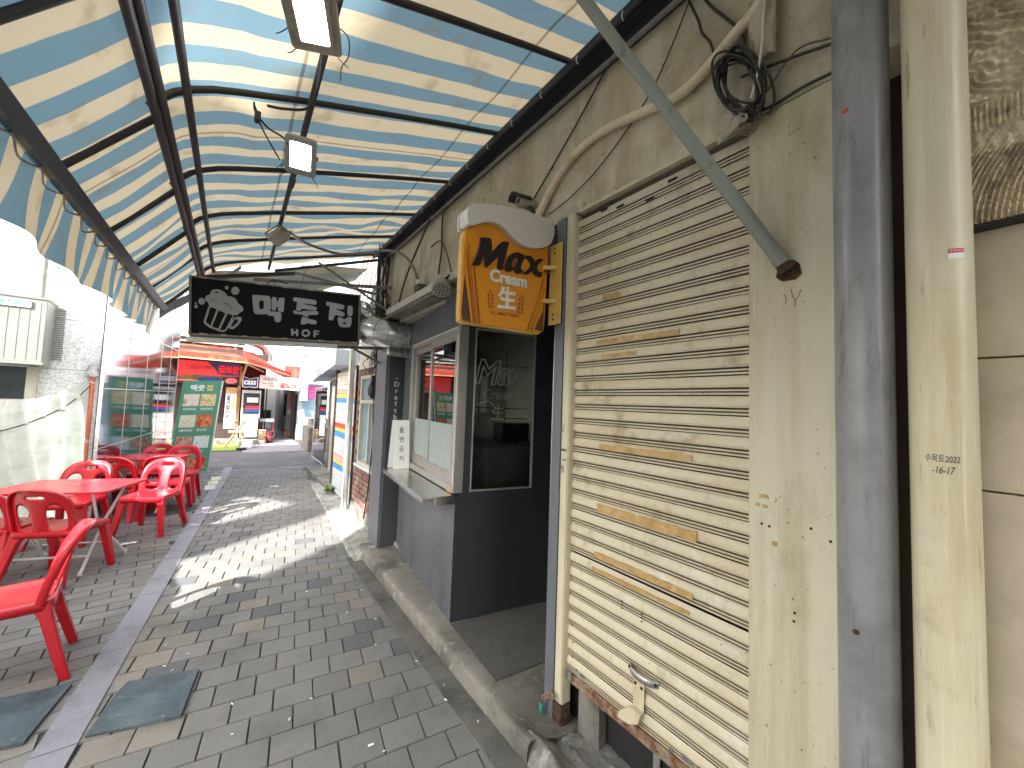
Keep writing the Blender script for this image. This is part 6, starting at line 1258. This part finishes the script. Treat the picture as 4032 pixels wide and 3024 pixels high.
def crate(name, label, a, b, m, cat):
    t = thing(name, label, cat, ((a[0] + b[0]) / 2, (a[1] + b[1]) / 2, a[2])); obj('box_body', MB().box(a, b), m, t, bev=.008); obj('box_lid', MB().box((a[0] - .01, a[1] - .01, b[2] - .04), (b[0] + .01, b[1] + .01, b[2] + .01)), m, t, bev=.004); return t
crate('cardboard_box', 'brown cardboard box on the floor beside the white chest freezer', (.84, 15.8, .12), (1.03, 16.0, .44), 'cardboard', 'box')
bk_ = thing('bucket', 'dark red plastic bucket on the floor beside the cardboard box', 'bucket', (1.17, 15.9, .0)); obj('bucket_body', MB().lathe((1.17, 15.9, .01), [(.10, 0), (.14, .36), (.15, .37), (.15, .39), (.135, .39), (.10, .05)], 20), 'maroon_plastic', bk_); obj('bucket_handle', MB().tube([(1.03, 15.9, .36), (1.06, 15.78, .25), (1.17, 15.74, .2), (1.28, 15.78, .25), (1.31, 15.9, .36)], .006, 6, smooth=4), 'steel_dull', bk_)
tb2 = thing('grey_table', 'grey side table beside the display fridge', 'table', (1.05, 16.5, 0)); obj('tabletop', MB().box((.86, 16.3, .70), (1.3, 16.8, .80)), 'grey_board', tb2, bev=.01)
for x in (.89, 1.27):
    for y in (16.33, 16.77): obj('leg', MB().box((x - .015, y - .015, 0), (x + .015, y + .015, .70)), 'maroon_plastic', tb2)
fc_ = thing('folding_chair', 'folded wooden slat chair leaning on the green turf', 'chair', (.2, 15.0, 0))
mb = MB(); mb.bar((-.10, 14.7, .0), (.42, 15.2, .86), .035, .03); mb.bar((-.06, 14.95, .0), (.46, 15.45, .86), .035, .03); obj('frame_leg', mb, 'wood_bare', fc_); mb = MB(); mb.bar((.40, 14.85, .0), (.30, 15.1, .55), .03, .03); mb.bar((.44, 15.15, .0), (.34, 15.3, .55), .03, .03); obj('frame_leg', mb, 'wood_bare', fc_); mb = MB()
for k in range(5): mb.bar((.02 + k * .075, 14.98 - .1, .44), (.06 + k * .075, 15.4, .44), .05, .018)
obj('seat', mb, 'cloth_red' if False else 'wood_bare', fc_); obj('seat_pad', MB().box((-.02, 14.9, .452), (.36, 15.35, .475)), 'print_pink', fc_, bev=.01); obj('tray', MB().box((.1, 15.2, .72), (.42, 15.5, .74)), 'black_plastic', fc_)
mb = MB(); mb.add([(-.9, 13.95, .004), (.24, 13.85, .004), (.30, 15.58, .012), (-1.5, 15.58, .012)], [(0, 1, 2, 3)]); obj('turf_carpet', mb, 'turf', None, 'bright green artificial turf carpet in front of the restaurant', 'turf')
cb = thing('crate_bin', 'low black tray with a white lid at the corner of the green turf', 'tray', (.32, 13.95, 0)); obj('tray_body', MB().lathe((.33, 13.98, .004), [(.12, 0), (.14, .05), (.13, .06), (.0, .06)], 16), 'black_plastic', cb); obj('tray_lid', MB().box((.28, 13.95, .066), (.38, 14.02, .09)), 'ac_white', cb)
gt = thing('stone_block', 'pale concrete sign weight block beside the turf', 'block', (.5, 14.6, 0)); obj('block_body', MB().box((.40, 14.3, -.005), (.62, 14.9, .22)), 'ac_white', gt, bev=.03); obj('block_ring', MB().tube([(.51 + .04 * math.cos(t), 14.6 + .04 * math.sin(t), .225) for t in [i * .7 for i in range(10)]], .008, 6), 'steel_dull', gt)

# far alley beyond the restaurant
pb = thing('far_shop', 'grey-blue shop front with a magenta notice at the right of the far alley', 'shop', (2.4, 16.6, 0))
mb = MB(); mb.box((2.05, 16.6, 0), (5, 22, 2.15)); obj('wall', mb, 'grey_board', pb); obj('shop_window', MB().box((2.2, 16.585, .7), (2.75, 16.599, 1.55)), 'pane_blue', pb)
obj('dark_doorway', MB().box((2.035, 16.7, .0), (2.049, 17.4, 1.75)), 'dark_inside', pb)
ms_ = thing('magenta_notice', 'magenta notice board with rows of pale Korean lettering on the far shop', 'notice', (2.49, 16.55, 1.57)); FQ = FYm(2.15, 16.55, 1.56); obj('notice_board', MB().fbox(FQ, (0, 0, -.04), (.69, .52, 0)), 'magenta', ms_)
for i, s_ in enumerate(('성인 오피스텔', '회원 수시 모집', '상담 환영 문의', '2층 사무실 안내')): text(s_, (lambda z: lambda u, v, w=0.: FQ(.05 + u, z + v, w))(.03 + i * .125), .56, .075, 'print_pink', ms_, bold=.01, depth=.002)
def acunit(name, label, x, y, z, w=.42, h=.34):
    t = thing(name, label, 'air conditioner', (x, y, z)); obj('unit_case', MB().box((x - w / 2, y, z), (x + w / 2, y + .25, z + h)), 'ac_white', t, bev=.015); obj('fan_ring', MB().lathe((x + w * .06, y - .002, z + h / 2), [(h * .42, 0), (h * .42, .012), (h * .36, .014), (h * .36, .002)], 24, axis=(0, -1, 0)), 'ac_white', t)
    mb = MB(); mb.lathe((x + w * .06, y - .001, z + h / 2), [(h * .35, 0), (h * .35, .003), (0, .003)], 20, axis=(0, -1, 0)); f_ = obj('fan_grille', mb, 'ac_grille', t); mb = MB()
    for k in range(8): a = k * .785; mb.bar((x + w * .06, y - .008, z + h / 2), (x + w * .06 + h * .35 * math.cos(a), y - .008, z + h / 2 + h * .35 * math.sin(a)), .006, .006, up=(0, 1, 0))
    obj('grille_spokes', mb, 'ac_white', f_); return t
acunit('ac_unit', 'white air conditioner unit with a round fan above the magenta notice', 2.52, 16.3, 2.15)
eb = thing('meter_box', 'tall pale blue meter box on the corner beside the fan unit', 'box', (2.18, 16.3, 2.2)); obj('box_body', MB().box((2.05, 16.3, 2.2), (2.34, 16.6, 2.86)), 'pale_blue_wall', eb, bev=.01); obj('box_door', MB().box((2.09, 16.29, 2.4), (2.30, 16.299, 2.8)), 'pale_blue_wall', eb, bev=.004); obj('box_bottom', MB().box((2.06, 16.25, 1.5), (2.3, 16.59, 2.19)), 'pale_blue_wall', eb)
ld = thing('blue_ramp', 'bright blue board leaning against the concrete steps in the far alley', 'board', (2.1, 15.5, 0)); mb = MB(); mb.bar((2.04, 15.7, 1.15), (2.19, 14.9, .02), .05, .22, up=(0, .6, 1)); obj('board_sheet', mb, 'blue_paint', ld); mb = MB()
for k in range(7): mb.box((2.00 + k * .018, 15.6 - k * .1, 1.0 - k * .145), (2.06 + k * .018, 15.66 - k * .1, 1.06 - k * .145))
obj('board_studs', mb, 'blue_paint', ld)
cst = thing('concrete_block_steps', 'pale concrete block steps beside the glass door', 'steps', (2.2, 13.5, 0)); obj('step_block', MB().box((1.93, 12.9, -.01), (3, 14.2, .72)), 'concrete', cst, bev=.015); obj('step_block', MB().box((2.15, 14.2, -.01), (3, 15.6, .92)), 'concrete', cst, bev=.015); obj('back_wall', MB().box((2.9, 11.2, 0), (3.1, 16.6, 2.1)), 'grey_board', cst)
fm = thing('food_poster_board', 'upright food poster board with round dish pictures in the far alley', 'poster board', (2.09, 18.5, 0)); FF = FYm(1.88, 18.5, 0); obj('board_panel', MB().fbox(FF, (0, .9, -.05), (.40, 1.85, 0)), 'ac_white', fm); obj('menu_sheet', MB().fbox(FF, (.0, .25, -.04), (.40, .88, .01)), 'curtain_film', fm); obj('board_base', MB().box((1.84, 18.4, 0), (2.3, 18.9, .2)), 'wood_bare', fm)
obj('poster_backing', MB().fbox(FF, (.0, .95, .0005), (.4, 1.85, .003)), 'grey_board', fm)
for i, (z, m) in enumerate(((1.55, 'food_red'), (1.28, 'food_beef'))): obj('dish_picture', MB().lathe(FF(.2, z, .004), [(.15, 0), (.15, .004), (0, .004)], 20, axis=(0, -1, 0)), m, fm)
mb = MB()
for i in range(3):
    for j in range(3): mb.fbox(FF, (.05 + i * .11, .96 + j * .055, .004), (.13 + i * .11, 1.0 + j * .055, .006))
obj('menu_lines', mb, 'paper', fm); mb = MB()
for j in range(6): mb.fbox(FF, (.07, .36 + j * .075, .0105), (.33, .375 + j * .075, .012))
obj('menu_lines', mb, 'steel_dull', fm)
rw = obj('red_parapet', MB().box((1.80, 19.0, 2.42), (2.5, 19.3, 2.95)), 'cloth_red', None, 'dull red roof parapet glimpsed behind the canopy corner', 'parapet')
rb_ = thing('red_awning', 'red cloth awning with a hanging frill over the far alley passage', 'awning', (1.5, 18.5, 1.9))
obj('awning_sheet', MB().grid(lambda u, v: (1.07 + .95 * u, 17.2 + 4.2 * v, 2.22 + .10 * math.sin(u * 3.1) - .06 * v), 8, 10), 'cloth_red', rb_, solid=.01)
obj('awning_frill', MB().grid(lambda u, v: (1.07 + .95 * u, 17.18 + .02 * math.sin(u * 40), 2.22 + .10 * math.sin(u * 3.1) - v * (.20 + .04 * math.sin(u * 19))), 40, 3), 'cloth_red', rb_, solid=.006)
obj('awning_pole', MB().bar((1.07, 17.25, 0), (1.07, 17.25, 2.22), .04, .04), 'steel_dark', rb_)
obj('wire_crate', MB().box((1.25, 22, .55), (1.6, 22.3, .95)), 'ac_grille', None, 'dark wire crate standing in the far alley mouth', 'crate'); clth = obj('dark_coat', MB().box((1.86, 19.2, .8), (2.0, 19.6, 1.75)), 'black_plastic', None, 'dark clothes hanging behind the food poster board', 'clothes', bev=.04)
obj('alley_house', MB().box((1.9, 22, 0), (6, 40, 4.5)), 'white_wall', None, 'white house wall lining the right of the far alley', 'house'); obj('alley_house', MB().box((-4, 24.2, 0), (.85, 40, 3.6)), 'cream_wall', None, 'cream house wall lining the left of the far alley', 'house'); obj('alley_end_house', MB().box((-3, 46, 0), (9, 50, 7)), 'white_wall', None, 'bright white house closing the end of the far alley', 'house')
tg = thing('far_tower', 'pale tower block far behind the red canopy restaurant', 'building', (4, 34, 0)); mb = MB(); mb.box((3.6, 33, 0), (6.5, 37, 14)); obj('wall', mb, 'white_wall', tg); mb = MB(); mb.box((3.3, 32.4, 0), (3.6, 33.4, 14)); obj('corner_pier', mb, 'pale_blue_wall', tg); mb = MB()
for j in range(6):
    for i in range(4): mb.box((3.8 + i * .65, 32.97, 2.6 + j * 1.6), (4.2 + i * .65, 32.995, 3.5 + j * 1.6))
obj('window', mb, 'pane_blue', tg)
cwb = thing('corner_house', 'cream corner house with a sloping eave behind the restaurant duct', 'house', (2.0, 24, 0)); obj('wall', MB().box((1.9, 21.95, 2.9), (2.6, 26, 5.6)), 'cream_wall', cwb); obj('eave', MB().bar((1.8, 21.9, 3.9), (2.7, 21.9, 3.0), .3, .08, up=(0, 0, 1)), 'white_wall', cwb); obj('down_pipe', MB().box((2.62, 21.9, 2.6), (2.85, 22.1, 5.8)), 'pale_blue_wall', cwb)
cable('overhead_cable', 'pair of black cables crossing above the far alley', [(1.7, 20, 3.75), (2.2, 18, 3.38), (2.6, 16, 3.05), (2.4, 12.5, 2.75)], .016, k=5)

# ------------------------------------------------------------------ added sun blockers out of view, shaped to shade the alley and leave gaps of sun
u_ = Vector((-AZX, -AZY, 0)).normalized(); u_ = -u_; p_ = Vector((.57, -.82, 0)).normalized()
def block(mb, c0, c1, s0, s1, z0, z1):
    q = [p_ * c + u_ * s for c, s in ((c0, s0), (c1, s0), (c1, s1), (c0, s1))]; mb.add([(a.x, a.y, z0) for a in q] + [(a.x, a.y, z1) for a in q], [(3, 2, 1, 0), (4, 5, 6, 7), (0, 1, 5, 4), (1, 2, 6, 5), (2, 3, 7, 6), (3, 0, 4, 7)])
t1 = thing('sun_blocker_wall', 'tall grey wall added out of view, its openings shaped to pass patches of sun', 'house', (-9, -5, 0))
mb = MB(); block(mb, -3.22, 9, 10, 10.3, 0, 10.72); block(mb, -3.22, -1.85, 10, 10.3, 10.72, 15); block(mb, 0, 9, 10, 10.3, 10.72, 15); block(mb, -1.85, 0, 10, 10.3, 11.45, 15); block(mb, -4.16, -3.22, 10, 10.3, 10.8, 15); block(mb, -5.94, -4.99, 10, 10.3, 10.78, 15); obj('wall', mb, 'tall_grey', t1)  # added blocker: gaps and upper slabs set where sun should reach paving and awning
t2 = thing('sun_blocker_slab', 'narrow grey slab added out of view to keep a band of paving in shade', 'sun blocker', (-11, -2, 0)); mb = MB(); block(mb, -4.98, -4.16, 10, 12, 0, 15); obj('wall', mb, 'tall_grey', t2)  # unseen blocker added for the dark band between two sun patches
t3 = thing('sun_blocker_post', 'slim grey post added out of view to cut a strip from the sun', 'chimney', (-11.5, -1.5, 0)); mb = MB(); block(mb, -6.2, -5.95, 10, 10.4, 0, 13); obj('wall', mb, 'tall_grey', t3)  # unseen blocker added for a thin shaded strip past the second patch
